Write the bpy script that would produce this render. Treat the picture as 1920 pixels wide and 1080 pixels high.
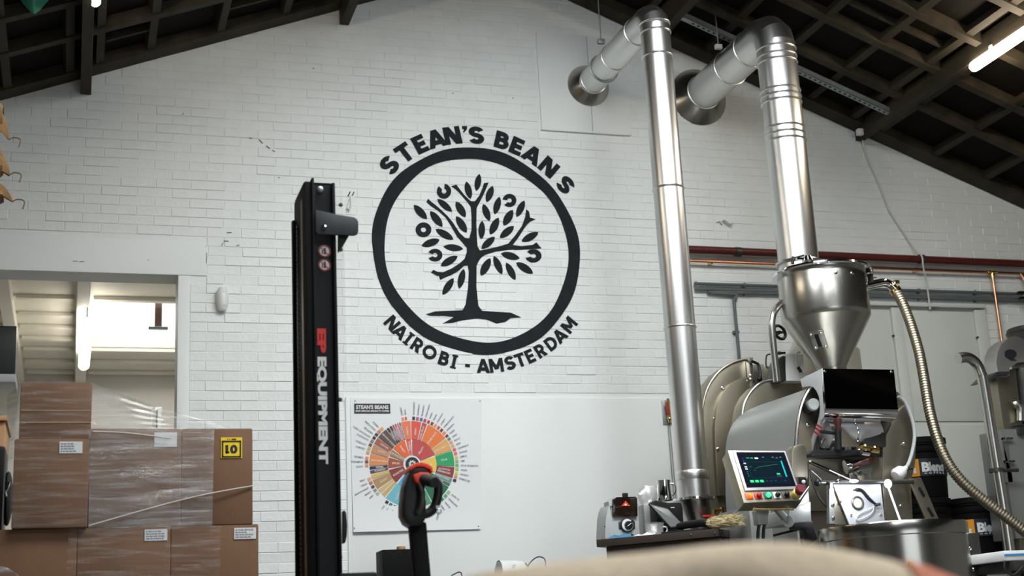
import bpy, bmesh, math, random
from mathutils import Vector, Matrix, Euler
from math import sin, cos, pi, radians, atan2, sqrt, hypot
random.seed(7)
scn = bpy.context.scene
for o in list(bpy.data.objects): bpy.data.objects.remove(o)
COL = scn.collection

# ------------------------------------------------------------------ camera
FPX = 2607.0
YAW, PITCH, ROLL = 0.311037, 0.256837, -0.052170
CAM = Vector((0, -8.8, 0.4))
FW = Vector((sin(YAW)*cos(PITCH), cos(YAW)*cos(PITCH), sin(PITCH)))
_r = FW.cross(Vector((0, 0, 1))).normalized(); _u = _r.cross(FW)
RT = _r*cos(ROLL) + _u*sin(ROLL); UP = -_r*sin(ROLL) + _u*cos(ROLL)
cd = bpy.data.cameras.new('camera'); cam = bpy.data.objects.new('camera', cd); COL.objects.link(cam)
m = Matrix.Identity(4)
for i in range(3):
    m[i][0] = RT[i]; m[i][1] = UP[i]; m[i][2] = -FW[i]; m[i][3] = CAM[i]
cam.matrix_world = m
cd.sensor_width = 36; cd.lens = FPX*36/1920; cd.clip_start = .05; cd.clip_end = 200
cd.dof.use_dof = True; cd.dof.focus_distance = 7.6; cd.dof.aperture_fstop = 2.8
scn.camera = cam

# ------------------------------------------------------------------ light and exposure
vs = scn.view_settings
vs.view_transform = 'Standard'; vs.look = 'None'; vs.exposure = -0.26; vs.gamma = 1; vs.use_curve_mapping = False
w = bpy.data.worlds.new('overcast_sky'); scn.world = w; w.use_nodes = True
wb = w.node_tree.nodes['Background']; wb.inputs[0].default_value = (.86, .93, 1, 1); wb.inputs[1].default_value = 2.0

def area(name, loc, target, sx, sy, power, col=(1, 1, 1)):
    l = bpy.data.lights.new(name, 'AREA'); l.shape = 'RECTANGLE'; l.size = sx; l.size_y = sy; l.energy = power; l.color = col
    o = bpy.data.objects.new(name, l); COL.objects.link(o); o.location = loc
    o.rotation_euler = (Vector(target)-Vector(loc)).to_track_quat('-Z', 'Y').to_euler()
    return o
DAY = (.95, .985, .985)
area('skylight_left_daylight', (2.19, -4.3, 4.98), (2.19+1.2*sin(radians(21)), -4.3, 4.98-1.2*cos(radians(21))), 1.1, 3.2, 290, DAY)
area('skylight_right_daylight', (3.49, -4.3, 4.98), (3.49-1.2*sin(radians(21)), -4.3, 4.98-1.2*cos(radians(21))), 1.1, 3.2, 200, DAY)
area('window_daylight', (2.6, -13.9, 2.0), (2.6, -3, 2.0), 4.4, 2.6, 35, DAY)
for sx in (2.19, 3.49):
    k = 1 if sx < 2.8 else -1
    area('added_rear_fill', (sx, -8.0, 4.98), (sx+k*1.2*sin(radians(21)), -8.0, 4.98-1.2*cos(radians(21))), 1.1, 2.5, 105, DAY)  # unseen rear roof lamps, added to brighten the foreground sack
area('far_skylight_daylight', (.45, 3.0, 3.52), (.45, 3.0, 0), 1.0, 1.3, 230, (1, .97, .92))

# ------------------------------------------------------------------ helpers
def ray(px, py): return FW + RT*((px-960)/FPX) - UP*((py-540)/FPX)
def at(px, py, y=0.0):
    d = ray(px, py); return CAM + d*((y-CAM.y)/d.y)
def atz(px, py, z):
    d = ray(px, py); return CAM + d*((z-CAM.z)/d.z)
def atx(px, py, x):
    d = ray(px, py); return CAM + d*((x-CAM.x)/d.x)
def atd(px, py, dist): return CAM + ray(px, py)*dist
def atp(px, py, p0, n):
    d = ray(px, py); n = Vector(n); return CAM + d*((Vector(p0)-CAM).dot(n)/d.dot(n))
def pxof(p):
    d = Vector(p)-CAM; z = d.dot(FW); return 960+FPX*d.dot(RT)/z, 540-FPX*d.dot(UP)/z
def lin(c):
    c /= 255.0
    return c/12.92 if c <= .04045 else ((c+.055)/1.055)**2.4
def S(r, g, b): return (lin(r), lin(g), lin(b))

MATS = {}
def M(name, rgb, rough=.5, metal=0.0, n=0.0, ns=8.0, bump=0.0, bs=40.0, stretch=(1, 1, 1), emit=None, es=1.0, coat=0.0, attr=None, spec=None):
    if name in MATS: return MATS[name]
    mt = bpy.data.materials.new(name); mt.use_nodes = True; MATS[name] = mt
    nt = mt.node_tree; N = nt.nodes; L = nt.links; b = N['Principled BSDF']
    b.inputs['Base Color'].default_value = (*rgb, 1); b.inputs['Roughness'].default_value = rough; b.inputs['Metallic'].default_value = metal
    if spec is not None: b.inputs['Specular IOR Level'].default_value = spec
    if coat: b.inputs['Coat Weight'].default_value = coat
    tc = N.new('ShaderNodeTexCoord'); mp = N.new('ShaderNodeMapping'); mp.inputs['Scale'].default_value = stretch
    L.new(tc.outputs['Object'], mp.inputs['Vector'])
    if attr:
        a = N.new('ShaderNodeAttribute'); a.attribute_name = attr; L.new(a.outputs['Color'], b.inputs['Base Color'])
        if emit: L.new(a.outputs['Color'], b.inputs['Emission Color']); b.inputs['Emission Strength'].default_value = es
    elif emit:
        b.inputs['Emission Color'].default_value = (*emit, 1); b.inputs['Emission Strength'].default_value = es
    if n and not attr:
        t = N.new('ShaderNodeTexNoise'); t.inputs['Scale'].default_value = ns; t.inputs['Detail'].default_value = 5
        L.new(mp.outputs[0], t.inputs['Vector'])
        cr = N.new('ShaderNodeValToRGB')
        cr.color_ramp.elements[0].position = .3; cr.color_ramp.elements[1].position = .72
        cr.color_ramp.elements[0].color = (*[c*(1-n) for c in rgb], 1); cr.color_ramp.elements[1].color = (*[min(1, c*(1+n)) for c in rgb], 1)
        L.new(t.outputs['Fac'], cr.inputs[0]); L.new(cr.outputs[0], b.inputs['Base Color'])
    if bump:
        t2 = N.new('ShaderNodeTexNoise'); t2.inputs['Scale'].default_value = bs; t2.inputs['Detail'].default_value = 4
        L.new(mp.outputs[0], t2.inputs['Vector'])
        bp = N.new('ShaderNodeBump'); bp.inputs['Strength'].default_value = bump; bp.inputs['Distance'].default_value = .01
        L.new(t2.outputs['Fac'], bp.inputs['Height']); L.new(bp.outputs[0], b.inputs['Normal'])
    return mt

class MB:
    def __init__(s): s.v = []; s.f = []; s.c = []
    def add(s, vs, fs, col=None):
        k = len(s.v); s.v += [Vector(v) for v in vs]; s.f += [tuple(i+k for i in f) for f in fs]
        s.c += [col]*len(fs); return s
    def box(s, c, d, rot=None, col=None):
        c = Vector(c); h = Vector(d)/2; R = rot if rot else Matrix.Identity(3)
        vs = [c + R @ Vector((h.x*i, h.y*j, h.z*k)) for i in (-1, 1) for j in (-1, 1) for k in (-1, 1)]
        return s.add(vs, [(0, 1, 3, 2), (4, 6, 7, 5), (0, 4, 5, 1), (2, 3, 7, 6), (0, 2, 6, 4), (1, 5, 7, 3)], col)
    def bb(s, a, b, col=None):
        a = Vector(a); b = Vector(b); return s.box((a+b)/2, [abs(b[i]-a[i]) for i in range(3)], None, col)
    def prism(s, pts, ex, col=None):
        pts = [Vector(p) for p in pts]; ex = Vector(ex); n = len(pts)
        nn = Vector((0, 0, 0))
        for i in range(n): nn += pts[i].cross(pts[(i+1) % n])
        if nn.dot(ex) > 0: pts = pts[::-1]
        vs = pts + [p+ex for p in pts]
        fs = [tuple(range(n)), tuple(range(2*n-1, n-1, -1))]
        fs += [(i, i+n, (i+1) % n+n, (i+1) % n) for i in range(n)]
        return s.add(vs, fs, col)
    def lathe(s, prof, base=(0, 0, 0), axis=(0, 0, 1), n=32, caps=True, col=None):
        base = Vector(base); ax = Vector(axis).normalized()
        a = Vector((1, 0, 0)) if abs(ax.x) < .8 else Vector((0, 1, 0))
        e1 = (a-ax*a.dot(ax)).normalized(); e2 = ax.cross(e1)
        vs = []; fs = []
        for r, h in prof:
            for k in range(n):
                t = 2*pi*k/n; vs.append(base+ax*h+(e1*cos(t)+e2*sin(t))*r)
        for i in range(len(prof)-1):
            for k in range(n):
                k2 = (k+1) % n; fs.append((i*n+k, i*n+k2, (i+1)*n+k2, (i+1)*n+k))
        if caps:
            if prof[0][0] > 1e-6: fs.append(tuple(range(n-1, -1, -1)))
            if prof[-1][0] > 1e-6: fs.append(tuple(range((len(prof)-1)*n, len(prof)*n)))
        return s.add(vs, fs, col)
    def cyl(s, p0, p1, r0, r1=None, n=20, caps=True, col=None):
        p0 = Vector(p0); p1 = Vector(p1); r1 = r0 if r1 is None else r1
        return s.lathe([(r0, 0), (r1, (p1-p0).length)], p0, p1-p0, n, caps, col)
    def ring(s, c, axis, R, r, n=32, k=8, col=None):
        prof = [(R+r*cos(2*pi*i/k), r*sin(2*pi*i/k)) for i in range(k+1)]
        return s.lathe(prof, c, axis, n, False, col)
    def ball(s, c, r, n=12, sc=(1, 1, 1), col=None):
        c = Vector(c); vs = []; fs = []; m_ = n//2
        for i in range(m_+1):
            for k in range(n):
                th = pi*i/m_; ph = 2*pi*k/n
                vs.append(c+Vector((r*sc[0]*sin(th)*cos(ph), r*sc[1]*sin(th)*sin(ph), r*sc[2]*cos(th))))
        for i in range(m_):
            for k in range(n):
                k2 = (k+1) % n; fs.append((i*n+k, (i+1)*n+k, (i+1)*n+k2, i*n+k2))
        return s.add(vs, fs, col)
    def tube(s, path, r, n=10, caps=True, col=None):
        path = [Vector(p) for p in path]; R = r if isinstance(r, (list, tuple)) else [r]*len(path)
        vs = []; fs = []; up = None
        for i, p in enumerate(path):
            t = (path[min(i+1, len(path)-1)]-path[max(i-1, 0)]).normalized()
            if up is None:
                a = Vector((0, 0, 1)) if abs(t.z) < .9 else Vector((1, 0, 0)); up = (a-t*a.dot(t)).normalized()
            else: up = (up-t*up.dot(t)).normalized()
            b = t.cross(up)
            for k in range(n):
                th = 2*pi*k/n; vs.append(p+(up*cos(th)+b*sin(th))*R[i])
        for i in range(len(path)-1):
            for k in range(n):
                k2 = (k+1) % n; fs.append((i*n+k, i*n+k2, (i+1)*n+k2, (i+1)*n+k))
        if caps: fs += [tuple(range(n-1, -1, -1)), tuple(range((len(path)-1)*n, len(path)*n))]
        return s.add(vs, fs, col)
    def grid(s, pts, nu, nv, col=None, wrap=False):
        fs = []
        for i in range(nu-1):
            for j in range(nv if wrap else nv-1):
                j2 = (j+1) % nv; fs.append((i*nv+j, (i+1)*nv+j, (i+1)*nv+j2, i*nv+j2))
        return s.add(pts, fs, col)
    def mesh(s, me, mx):
        k = len(s.v); s.v += [mx @ v.co for v in me.vertices]
        s.f += [tuple(i+k for i in p.vertices) for p in me.polygons]; s.c += [None]*len(me.polygons); return s
    def paint(s, col, k=0):
        for i in range(k, len(s.f)): s.c[i] = col
        return s
    def build(s, name, mat, parent=None, smooth=True, bevel=0.0, ang=35, origin=None):
        me = bpy.data.meshes.new(name); o = bpy.data.objects.new(name, me); COL.objects.link(o)
        if parent is not None: off = OFF[parent.name]; o.parent = parent
        else:
            if origin is not None: off = Vector(origin)
            else:
                xs = [v.x for v in s.v]; ys = [v.y for v in s.v]; zs = [v.z for v in s.v]
                off = Vector(((min(xs)+max(xs))/2, (min(ys)+max(ys))/2, min(zs)))
            o.location = off
        OFF[o.name] = off.copy()
        me.from_pydata([v-off for v in s.v], [], s.f)
        bm = bmesh.new(); bm.from_mesh(me); bmesh.ops.recalc_face_normals(bm, faces=bm.faces)
        if bevel:
            ed = [e for e in bm.edges if len(e.link_faces) == 2 and e.calc_face_angle(0) > radians(30)]
            bmesh.ops.bevel(bm, geom=ed, offset=bevel, segments=2, affect='EDGES', profile=.6)
        bm.to_mesh(me); bm.free()
        if any(c is not None for c in s.c) and not bevel:
            ca = me.color_attributes.new('Col', 'FLOAT_COLOR', 'CORNER')
            for p, c in zip(me.polygons, s.c):
                for li in p.loop_indices: ca.data[li].color = (*(c or (1, 1, 1)), 1)
        me.materials.append(mat)
        if smooth:
            for p in me.polygons: p.use_smooth = True
            me.set_sharp_from_angle(angle=radians(ang))
        return o
OFF = {}
def tag(o, label=None, cat=None, group=None, kind=None):
    if label: o['label'] = label
    if cat: o['category'] = cat
    if group: o['group'] = group
    if kind: o['kind'] = kind
    return o
def thing(name, label, cat, loc, group=None):
    o = bpy.data.objects.new(name, None); COL.objects.link(o); o.location = loc; o.empty_display_size = .1
    OFF[o.name] = Vector(loc); return tag(o, label, cat, group)
def smoothpath(pts, k=6):
    P = [Vector(p) for p in pts]; out = []
    for i in range(len(P)-1):
        p0 = P[max(i-1, 0)]; p1 = P[i]; p2 = P[i+1]; p3 = P[min(i+2, len(P)-1)]
        for j in range(k):
            t = j/k
            out.append(.5*((2*p1)+(p2-p0)*t+(2*p0-5*p1+4*p2-p3)*t*t+(3*p1-p0-3*p2+p3)*t**3))
    out.append(P[-1]); return out
def resample(path, step):
    d = [0]
    for a, b in zip(path, path[1:]): d.append(d[-1]+(b-a).length)
    n = max(2, int(d[-1]/step)); out = []; j = 0
    for i in range(n+1):
        t = d[-1]*i/n
        while j < len(path)-2 and d[j+1] < t: j += 1
        q = (t-d[j])/max(1e-9, d[j+1]-d[j]); out.append(path[j].lerp(path[j+1], min(1, max(0, q))))
    return out
_tc = {}
def glyph(body, bold=.0):
    k = (body, bold)
    if k in _tc: return _tc[k]
    c = bpy.data.curves.new('glyph', 'FONT'); c.body = body; c.size = 1; c.offset = bold; c.resolution_u = 3; c.fill_mode = 'FRONT'
    o = bpy.data.objects.new('glyph', c); COL.objects.link(o)
    bpy.context.view_layer.update()
    me = bpy.data.meshes.new_from_object(o.evaluated_get(bpy.context.evaluated_depsgraph_get()))
    bpy.data.objects.remove(o); bpy.data.curves.remove(c)
    xs = [v.co.x for v in me.vertices] or [0]; ys = [v.co.y for v in me.vertices] or [0]
    _tc[k] = (me, min(xs), max(xs), min(ys), max(ys)); return _tc[k]
def letter_polys(ch, t):
    h = t/2; out = []
    def line(p, q): 
        d = Vector((q[0]-p[0], q[1]-p[1])); nn = Vector((-d.y, d.x)).normalized()*h
        out.append([(p[0]+nn.x, p[1]+nn.y), (p[0]-nn.x, p[1]-nn.y), (q[0]-nn.x, q[1]-nn.y), (q[0]+nn.x, q[1]+nn.y)])
    def poly(pts, closed=False):
        n = len(pts); L = []
        for i in range(n):
            a = pts[(i-1) % n] if closed or i > 0 else pts[i]; b = pts[(i+1) % n] if closed or i < n-1 else pts[i]
            d = Vector((b[0]-a[0], b[1]-a[1])); nn = Vector((-d.y, d.x)).normalized()*h; L.append(((pts[i][0]+nn.x, pts[i][1]+nn.y), (pts[i][0]-nn.x, pts[i][1]-nn.y)))
        for i in range(n if closed else n-1):
            j = (i+1) % n; out.append([L[i][0], L[i][1], L[j][1], L[j][0]])
    def arc(cx, cy, rx, ry, a0, a1, n=14): return [(cx+rx*cos(radians(a0+(a1-a0)*i/n)), cy+ry*sin(radians(a0+(a1-a0)*i/n))) for i in range(n+1)]
    a = t*1.1
    if ch == 'S':
        w = .66; rv = (1-2*h)/4; rh = w/2-h; poly(arc(w/2, 1-h-rv, rh, rv, 22, 270)+arc(w/2, h+rv, rh, rv, 90, -158)[1:])
    elif ch == 'T': w = .74; line((0, 1-h), (w, 1-h)); line((w/2, 1), (w/2, 0))
    elif ch == 'E': w = .6; line((h, 0), (h, 1)); line((h, 1-h), (w, 1-h)); line((h, .5), (w*.93, .5)); line((h, h), (w, h))
    elif ch == 'A': w = .94; out += [[(0, 0), (a, 0), (w/2+a/2, 1), (w/2-a/2, 1)], [(w, 0), (w-a, 0), (w/2-a/2, 1), (w/2+a/2, 1)]]; line((w*.22, .27), (w*.78, .27))
    elif ch == 'N': w = .82; line((h, 0), (h, 1)); line((w-h, 0), (w-h, 1)); out.append([(0, 1), (a*1.15, 1), (w, 0), (w-a*1.15, 0)])
    elif ch == 'M': w = 1.0; line((h, 0), (h, 1)); line((w-h, 0), (w-h, 1)); out += [[(0, 1), (a, 1), (w/2+a/2, .22), (w/2-a/2, .22)], [(w, 1), (w-a, 1), (w/2-a/2, .22), (w/2+a/2, .22)]]
    elif ch == 'B':
        w = .7; line((h, 0), (h, 1)); r1 = (1-h-.53)/2; r2 = (.53-h)/2
        poly([(h, 1-h), (w-.06-h-r1, 1-h)]+arc(w-.06-h-r1, .53+r1, r1, r1, 80, -80, 10)+[(w-.06-h-r1, .53), (h, .53)])
        poly([(h, .53), (w-h-r2, .53)]+arc(w-h-r2, h+r2, r2, r2, 80, -80, 10)+[(w-h-r2, h), (h, h)])
    elif ch == 'R':
        w = .72; line((h, 0), (h, 1)); r1 = (1-h-.44)/2
        poly([(h, 1-h), (w-.04-h-r1, 1-h)]+arc(w-.04-h-r1, .44+r1, r1, r1, 80, -80, 10)+[(w-.04-h-r1, .44), (h, .44)]); out.append([(w*.32, .46), (w*.32+a*1.1, .46), (w, 0), (w-a*1.15, 0)])
    elif ch == 'O': w = 1.0; poly(arc(w/2, .5, w/2-h, .5-h, 0, 345, 23), True)
    elif ch == 'D': w = .82; line((h, 0), (h, 1)); r = .5-h; poly([(h, 1-h), (w-h-r*.9, 1-h)]+arc(w-h-r*.9, .5, r*.9, r, 85, -85, 12)+[(w-h-r*.9, h), (h, h)])
    elif ch == 'I': w = .42; line((w/2, 0), (w/2, 1)); out += [[(0, 1), (w, 1), (w, 1-t*.6), (0, 1-t*.6)], [(0, 0), (w, 0), (w, t*.6), (0, t*.6)]]
    elif ch == "'": w = t; out.append([(0, 1), (t, 1), (t*.9, .80), (t*.25, .62), (t*.05, .66), (t*.35, .80), (0, .82)])
    else: w = .34; line((0, .42), (w, .42))
    return w, out
def put_letter(mb, ch, origin, ex, ey, h, t, xs=1.14):
    if ch == 'S': xs *= 1.14
    w, polys = letter_polys(ch, t); ex = Vector(ex); ey = Vector(ey); dep = ex.cross(ey).normalized()*-.0026
    for i, pl in enumerate(polys):
        P = [Vector(origin)+ex*((x-w/2)*h*xs)+ey*(y*h)-dep*(.006*i) for x, y in pl]
        ar = sum((P[k]-P[0]).cross(P[k+1]-P[0]).dot(dep) for k in range(1, len(P)-1))
        mb.prism(P, dep)
CAPH = None
def put_text(mb, body, origin, ex, ey, h, bold=.0, align='C', lift=(0, 0, 0), width=None):
    """letters of cap height h; ex, ey unit vectors; origin = baseline centre (or left)"""
    me, x0, x1, y0, y1 = glyph(body, bold)
    ch = glyph('H', bold)[4]
    s = h/ch; sx = s if width is None else width/max(1e-6, x1-x0)
    ex = Vector(ex).normalized(); ey = Vector(ey).normalized()
    ox = {'C': -(x0+x1)/2, 'L': -x0, 'R': -x1}[align]
    o = Vector(origin)+Vector(lift)
    k = len(mb.v); mb.v += [o+ex*((v.co.x+ox)*sx)+ey*(v.co.y*s) for v in me.vertices]
    mb.f += [tuple(i+k for i in p.vertices) for p in me.polygons]; mb.c += [None]*len(me.polygons)
def quad(pxs, y): return [at(a, b, y) for a, b in pxs]
def vcyl(pxl, pxr, pyl, pyr, y):
    """centre (x, y, z) and radius of an upright cylinder whose silhouette runs between two pixels, centre at depth y"""
    a = ray(pxl, pyl); b = ray(pxr, pyr); ta = atan2(a.x, a.y); tb = atan2(b.x, b.y); tc = (ta+tb)/2; al = abs(tb-ta)/2
    dy = y-CAM.y; d = dy/cos(tc); ea = a.z/hypot(a.x, a.y); eb = b.z/hypot(b.x, b.y)
    return Vector((CAM.x+dy*math.tan(tc), y, CAM.z+d*cos(al)*(ea+eb)/2)), d*sin(al)
def screws(parent, pts, r, mat, nrm=(0, -1, 0), name='screw'):
    first = None
    for p in pts:
        if first is None:
            mb = MB(); n_ = Vector(nrm).normalized()
            mb.lathe([(r, -.003), (r, .002), (r*.7, .005), (0, .006)], p, n_, 10, False)
            first = mb.build(name, mat, parent); p0 = Vector(p)
        else:
            c = first.copy(); c.parent = parent; c.location = Vector(p)-p0; COL.objects.link(c)

# ------------------------------------------------------------------ materials
WHITE = M('white_wall_paint', (.80, .83, .82), .55, n=.03, ns=3, bump=.12, bs=60)
SIDEW = M('grey_side_wall', (.34, .33, .31), .7, n=.1, ns=2, bump=.1, bs=30)
BRICKM = M('painted_brick', (.80, .83, .82), .5, n=.03, ns=6, bump=.22, bs=45)
SMOOTH = M('smooth_white_plaster', (.80, .83, .825), .6, n=.02, ns=2, bump=.05, bs=30)
DOORP = M('white_door_paint', (.66, .69, .65), .45, n=.03, ns=4, bump=.03, bs=30)
INK = M('mural_paint', (.011, .014, .018), .7, spec=.2, n=.25, ns=14, bump=.15, bs=50)
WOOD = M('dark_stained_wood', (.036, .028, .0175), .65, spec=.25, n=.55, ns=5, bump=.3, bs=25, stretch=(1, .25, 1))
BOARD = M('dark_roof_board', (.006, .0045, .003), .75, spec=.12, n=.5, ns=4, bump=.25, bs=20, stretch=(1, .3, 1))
STEEL = M('brushed_stainless', (.60, .59, .56), .26, 1, n=.06, ns=3, bump=.03, bs=60, stretch=(1, 1, .06))
DUCT = M('duct_stainless', (.72, .72, .71), .33, 1, n=.05, ns=2, bump=.02, bs=20, stretch=(1, 1, .08))
HOPS = M('hopper_stainless', (.44, .43, .40), .27, 1, n=.08, ns=3, bump=.02, bs=30, stretch=(1, 1, .1))
SATIN = M('satin_sheet_steel', (.37, .335, .265), .40, 1, n=.06, ns=3, bump=.03, bs=80)
GREYS = M('grey_coated_steel', (.31, .32, .31), .4, .6, n=.05, ns=3, bump=.03, bs=60)
CHROME = M('chrome', (.8, .8, .82), .08, 1, n=.03, ns=5)
MIRROR = M('black_mirror_steel', (.30, .30, .32), .05, 1, n=.03, ns=2)
DSTEEL = M('dark_steel', (.08, .08, .075), .4, .7, n=.2, ns=6, bump=.05, bs=50)
BLACK = M('black_plastic', (.007, .007, .008), .4, spec=.35, n=.2, ns=10, bump=.05, bs=90)
MATTE = M('matt_black_paint', (.004, .004, .0045), .6, spec=.12, n=.2, ns=6, bump=.04, bs=60)
SLATE = M('slate_grey_paint', (.007, .009, .012), .55, spec=.2, n=.1, ns=6, bump=.03, bs=60)
RUBBER = M('black_rubber', (.01, .01, .01), .7, n=.2, ns=12, bump=.1, bs=80)
WPLAST = M('white_plastic', (.75, .76, .75), .35, n=.03, ns=8, bump=.02, bs=60)
GPLAST = M('grey_plastic', (.42, .44, .44), .4, n=.05, ns=8, bump=.03, bs=60)
CARD = M('brown_cardboard', S(112, 80, 56), .75, n=.12, ns=6, bump=.08, bs=60, stretch=(1, 1, .4))
TAPE = M('packing_tape', S(160, 128, 92), .25, n=.1, ns=9, bump=.05, bs=40)
PAPER = M('white_label_paper', (.72, .73, .74), .7, n=.03, ns=20)
INKL = M('label_print', (.24, .25, .28), .7, n=.1, ns=20)
YELL = M('yellow_label', S(240, 205, 25), .5, n=.05, ns=20)
BLKP = M('black_print', (.012, .012, .016), .5, n=.1, ns=20)
RED = M('red_paint', S(178, 40, 36), .4, n=.12, ns=9, bump=.03, bs=50)
ORED = M('orange_red_plastic', S(225, 62, 38), .4, n=.08, ns=12, bump=.02, bs=50)
RPIPE = M('red_pipe_paint', S(86, 30, 26), .45, n=.2, ns=5, bump=.05, bs=40)
COPPER = M('copper', (.72, .36, .22), .28, 1, n=.2, ns=5, bump=.03, bs=40)
BRASS = M('brass', (.72, .52, .22), .25, 1, n=.12, ns=9)
GALV = M('galvanised_steel', (.36, .40, .40), .45, .8, n=.15, ns=9, bump=.06, bs=60)
CONDUIT = M('grey_conduit', (.12, .145, .15), .45, n=.1, ns=9, bump=.03, bs=60)
HOSE = M('flexible_metal_hose', (.36, .32, .245), .4, 1, n=.08, ns=12, bump=.05, bs=80)
JUTE = M('jute_sackcloth', S(205, 186, 160), .9, n=.12, ns=60, bump=.5, bs=300)
JUTED = M('old_jute_cloth', S(128, 98, 62), .9, n=.4, ns=9, bump=.5, bs=120)
BENCHM = M('dark_bench_steel', (.085, .07, .06), .38, .5, n=.15, ns=4, bump=.04, bs=40, stretch=(.3, 1, 1))
CONC = M('grey_concrete', (.13, .125, .115), .6, n=.15, ns=2, bump=.1, bs=20)
LAMP = M('lamp_diffuser', (1, 1, 1), .4, emit=(1, .86, .66), es=48)
LED = M('led_lamp', (1, 1, 1), .4, emit=(.86, .9, 1), es=14)
PRINT = M('printed_paper', (1, 1, 1), .6, attr='Col')
CREAM = M('cream_painted_boards', (.66, .63, .54), .55, n=.04, ns=4, bump=.05, bs=30)
WOODL = M('pale_wood', S(186, 140, 96), .6, n=.15, ns=8, bump=.1, bs=40, stretch=(1, 1, .2))
BRISTLE = M('cream_bristle', S(206, 192, 150), .8, n=.15, ns=60, bump=.3, bs=200)
GREENB = M('green_plastic_bag', S(72, 165, 138), .35, n=.15, ns=6, bump=.1, bs=15)
def film_mat(name, base, streak, stretch=(3, 3, 40)):
    mt = bpy.data.materials.new(name); mt.use_nodes = True; nt = mt.node_tree; N = nt.nodes; L = nt.links
    N.remove(N['Principled BSDF']); out = N['Material Output']
    tr = N.new('ShaderNodeBsdfTransparent'); gl = N.new('ShaderNodeBsdfGlossy'); gl.inputs['Roughness'].default_value = .22
    df = N.new('ShaderNodeBsdfDiffuse'); df.inputs['Color'].default_value = (.8, .8, .8, 1)
    tc = N.new('ShaderNodeTexCoord'); mp = N.new('ShaderNodeMapping'); mp.inputs['Scale'].default_value = stretch
    mp.inputs['Rotation'].default_value = (0, radians(12), 0)
    t = N.new('ShaderNodeTexNoise'); t.inputs['Scale'].default_value = 1.6; t.inputs['Detail'].default_value = 6; t.inputs['Roughness'].default_value = .62
    L.new(tc.outputs['Object'], mp.inputs[0]); L.new(mp.outputs[0], t.inputs['Vector'])
    r = N.new('ShaderNodeMapRange'); r.inputs[1].default_value = .47; r.inputs[2].default_value = .80
    r.inputs[3].default_value = base; r.inputs[4].default_value = streak; L.new(t.outputs['Fac'], r.inputs[0])
    bp = N.new('ShaderNodeBump'); bp.inputs['Strength'].default_value = .6; bp.inputs['Distance'].default_value = .01
    L.new(t.outputs['Fac'], bp.inputs['Height']); L.new(bp.outputs[0], gl.inputs['Normal'])
    m1 = N.new('ShaderNodeMixShader'); m1.inputs[0].default_value = .4; L.new(gl.outputs[0], m1.inputs[1]); L.new(df.outputs[0], m1.inputs[2])
    m2 = N.new('ShaderNodeMixShader'); L.new(r.outputs[0], m2.inputs[0]); L.new(tr.outputs[0], m2.inputs[1]); L.new(m1.outputs[0], m2.inputs[2])
    L.new(m2.outputs[0], out.inputs['Surface']); return mt
FILM = film_mat('clear_stretch_film', .02, .26)
FILM2 = film_mat('dense_stretch_film', .16, .72, (2, 2, 30))
ACRYL = film_mat('clear_acrylic', .10, .16, (1, 1, 1))
GLASSY = film_mat('clear_plastic', .3, .6, (20, 20, 20))
# ------------------------------------------------------------------ roof and shell
def zroof(x): return 4.177+.383*(x-.0319) if x < 2.84 else 4.327-.3865*(x-5.2312)
XL, XR, YB = -3.3, 9.0, -14.0
RX = 2.84; RZ = zroof(2.839)
def slope_dir(sd):   # unit vector down the slope, sd=-1 left, +1 right
    k = .383 if sd < 0 else .3865
    return Vector((sd, 0, -k)).normalized()
def rp(sd, s, y, up=0.0):
    d = slope_dir(sd); n = Vector((d.z*-sd, 0, d.x*sd))
    if n.z < 0: n = -n
    p = Vector((RX, y, RZ))+d*s+n*up; return p
def slab(mb, sd, s0, s1, y0, y1, u0, u1):
    a = [rp(sd, s0, y0, u0), rp(sd, s1, y0, u0), rp(sd, s1, y1, u0), rp(sd, s0, y1, u0)]
    b = [rp(sd, s0, y0, u1), rp(sd, s1, y0, u1), rp(sd, s1, y1, u1), rp(sd, s0, y1, u1)]
    mb.add(a+b, [(0, 1, 2, 3), (7, 6, 5, 4), (0, 4, 5, 1), (1, 5, 6, 2), (2, 6, 7, 3), (3, 7, 4, 0)])
SL = 6.62
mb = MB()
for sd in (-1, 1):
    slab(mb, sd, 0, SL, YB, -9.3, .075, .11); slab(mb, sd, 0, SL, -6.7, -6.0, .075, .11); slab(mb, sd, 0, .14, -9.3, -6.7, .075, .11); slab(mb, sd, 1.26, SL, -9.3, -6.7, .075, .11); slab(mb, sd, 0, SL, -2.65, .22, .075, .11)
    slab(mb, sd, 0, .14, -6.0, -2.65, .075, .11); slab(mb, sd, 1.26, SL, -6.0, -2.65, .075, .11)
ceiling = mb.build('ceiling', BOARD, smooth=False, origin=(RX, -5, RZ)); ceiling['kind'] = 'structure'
for sd in (-1, 1):
    mb = MB(); slab(mb, sd, .0, SL, -.15, -.004, .0, .075); mb.build('wall_plate_board', WOOD, ceiling, False)
    for y in (-.66, -1.13, -1.6, -2.07, -2.54):
        mb = MB(); slab(mb, sd, 0.02, SL, y-.03, y+.035, .0, .075); mb.build('rafter', WOOD, ceiling, False)
    for y in (-6.35, -9.8, -10.8, -11.8, -12.8):
        mb = MB(); slab(mb, sd, 0.02, SL, y-.04, y+.04, .0, .075); mb.build('rafter', WOOD, ceiling, False)
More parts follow.
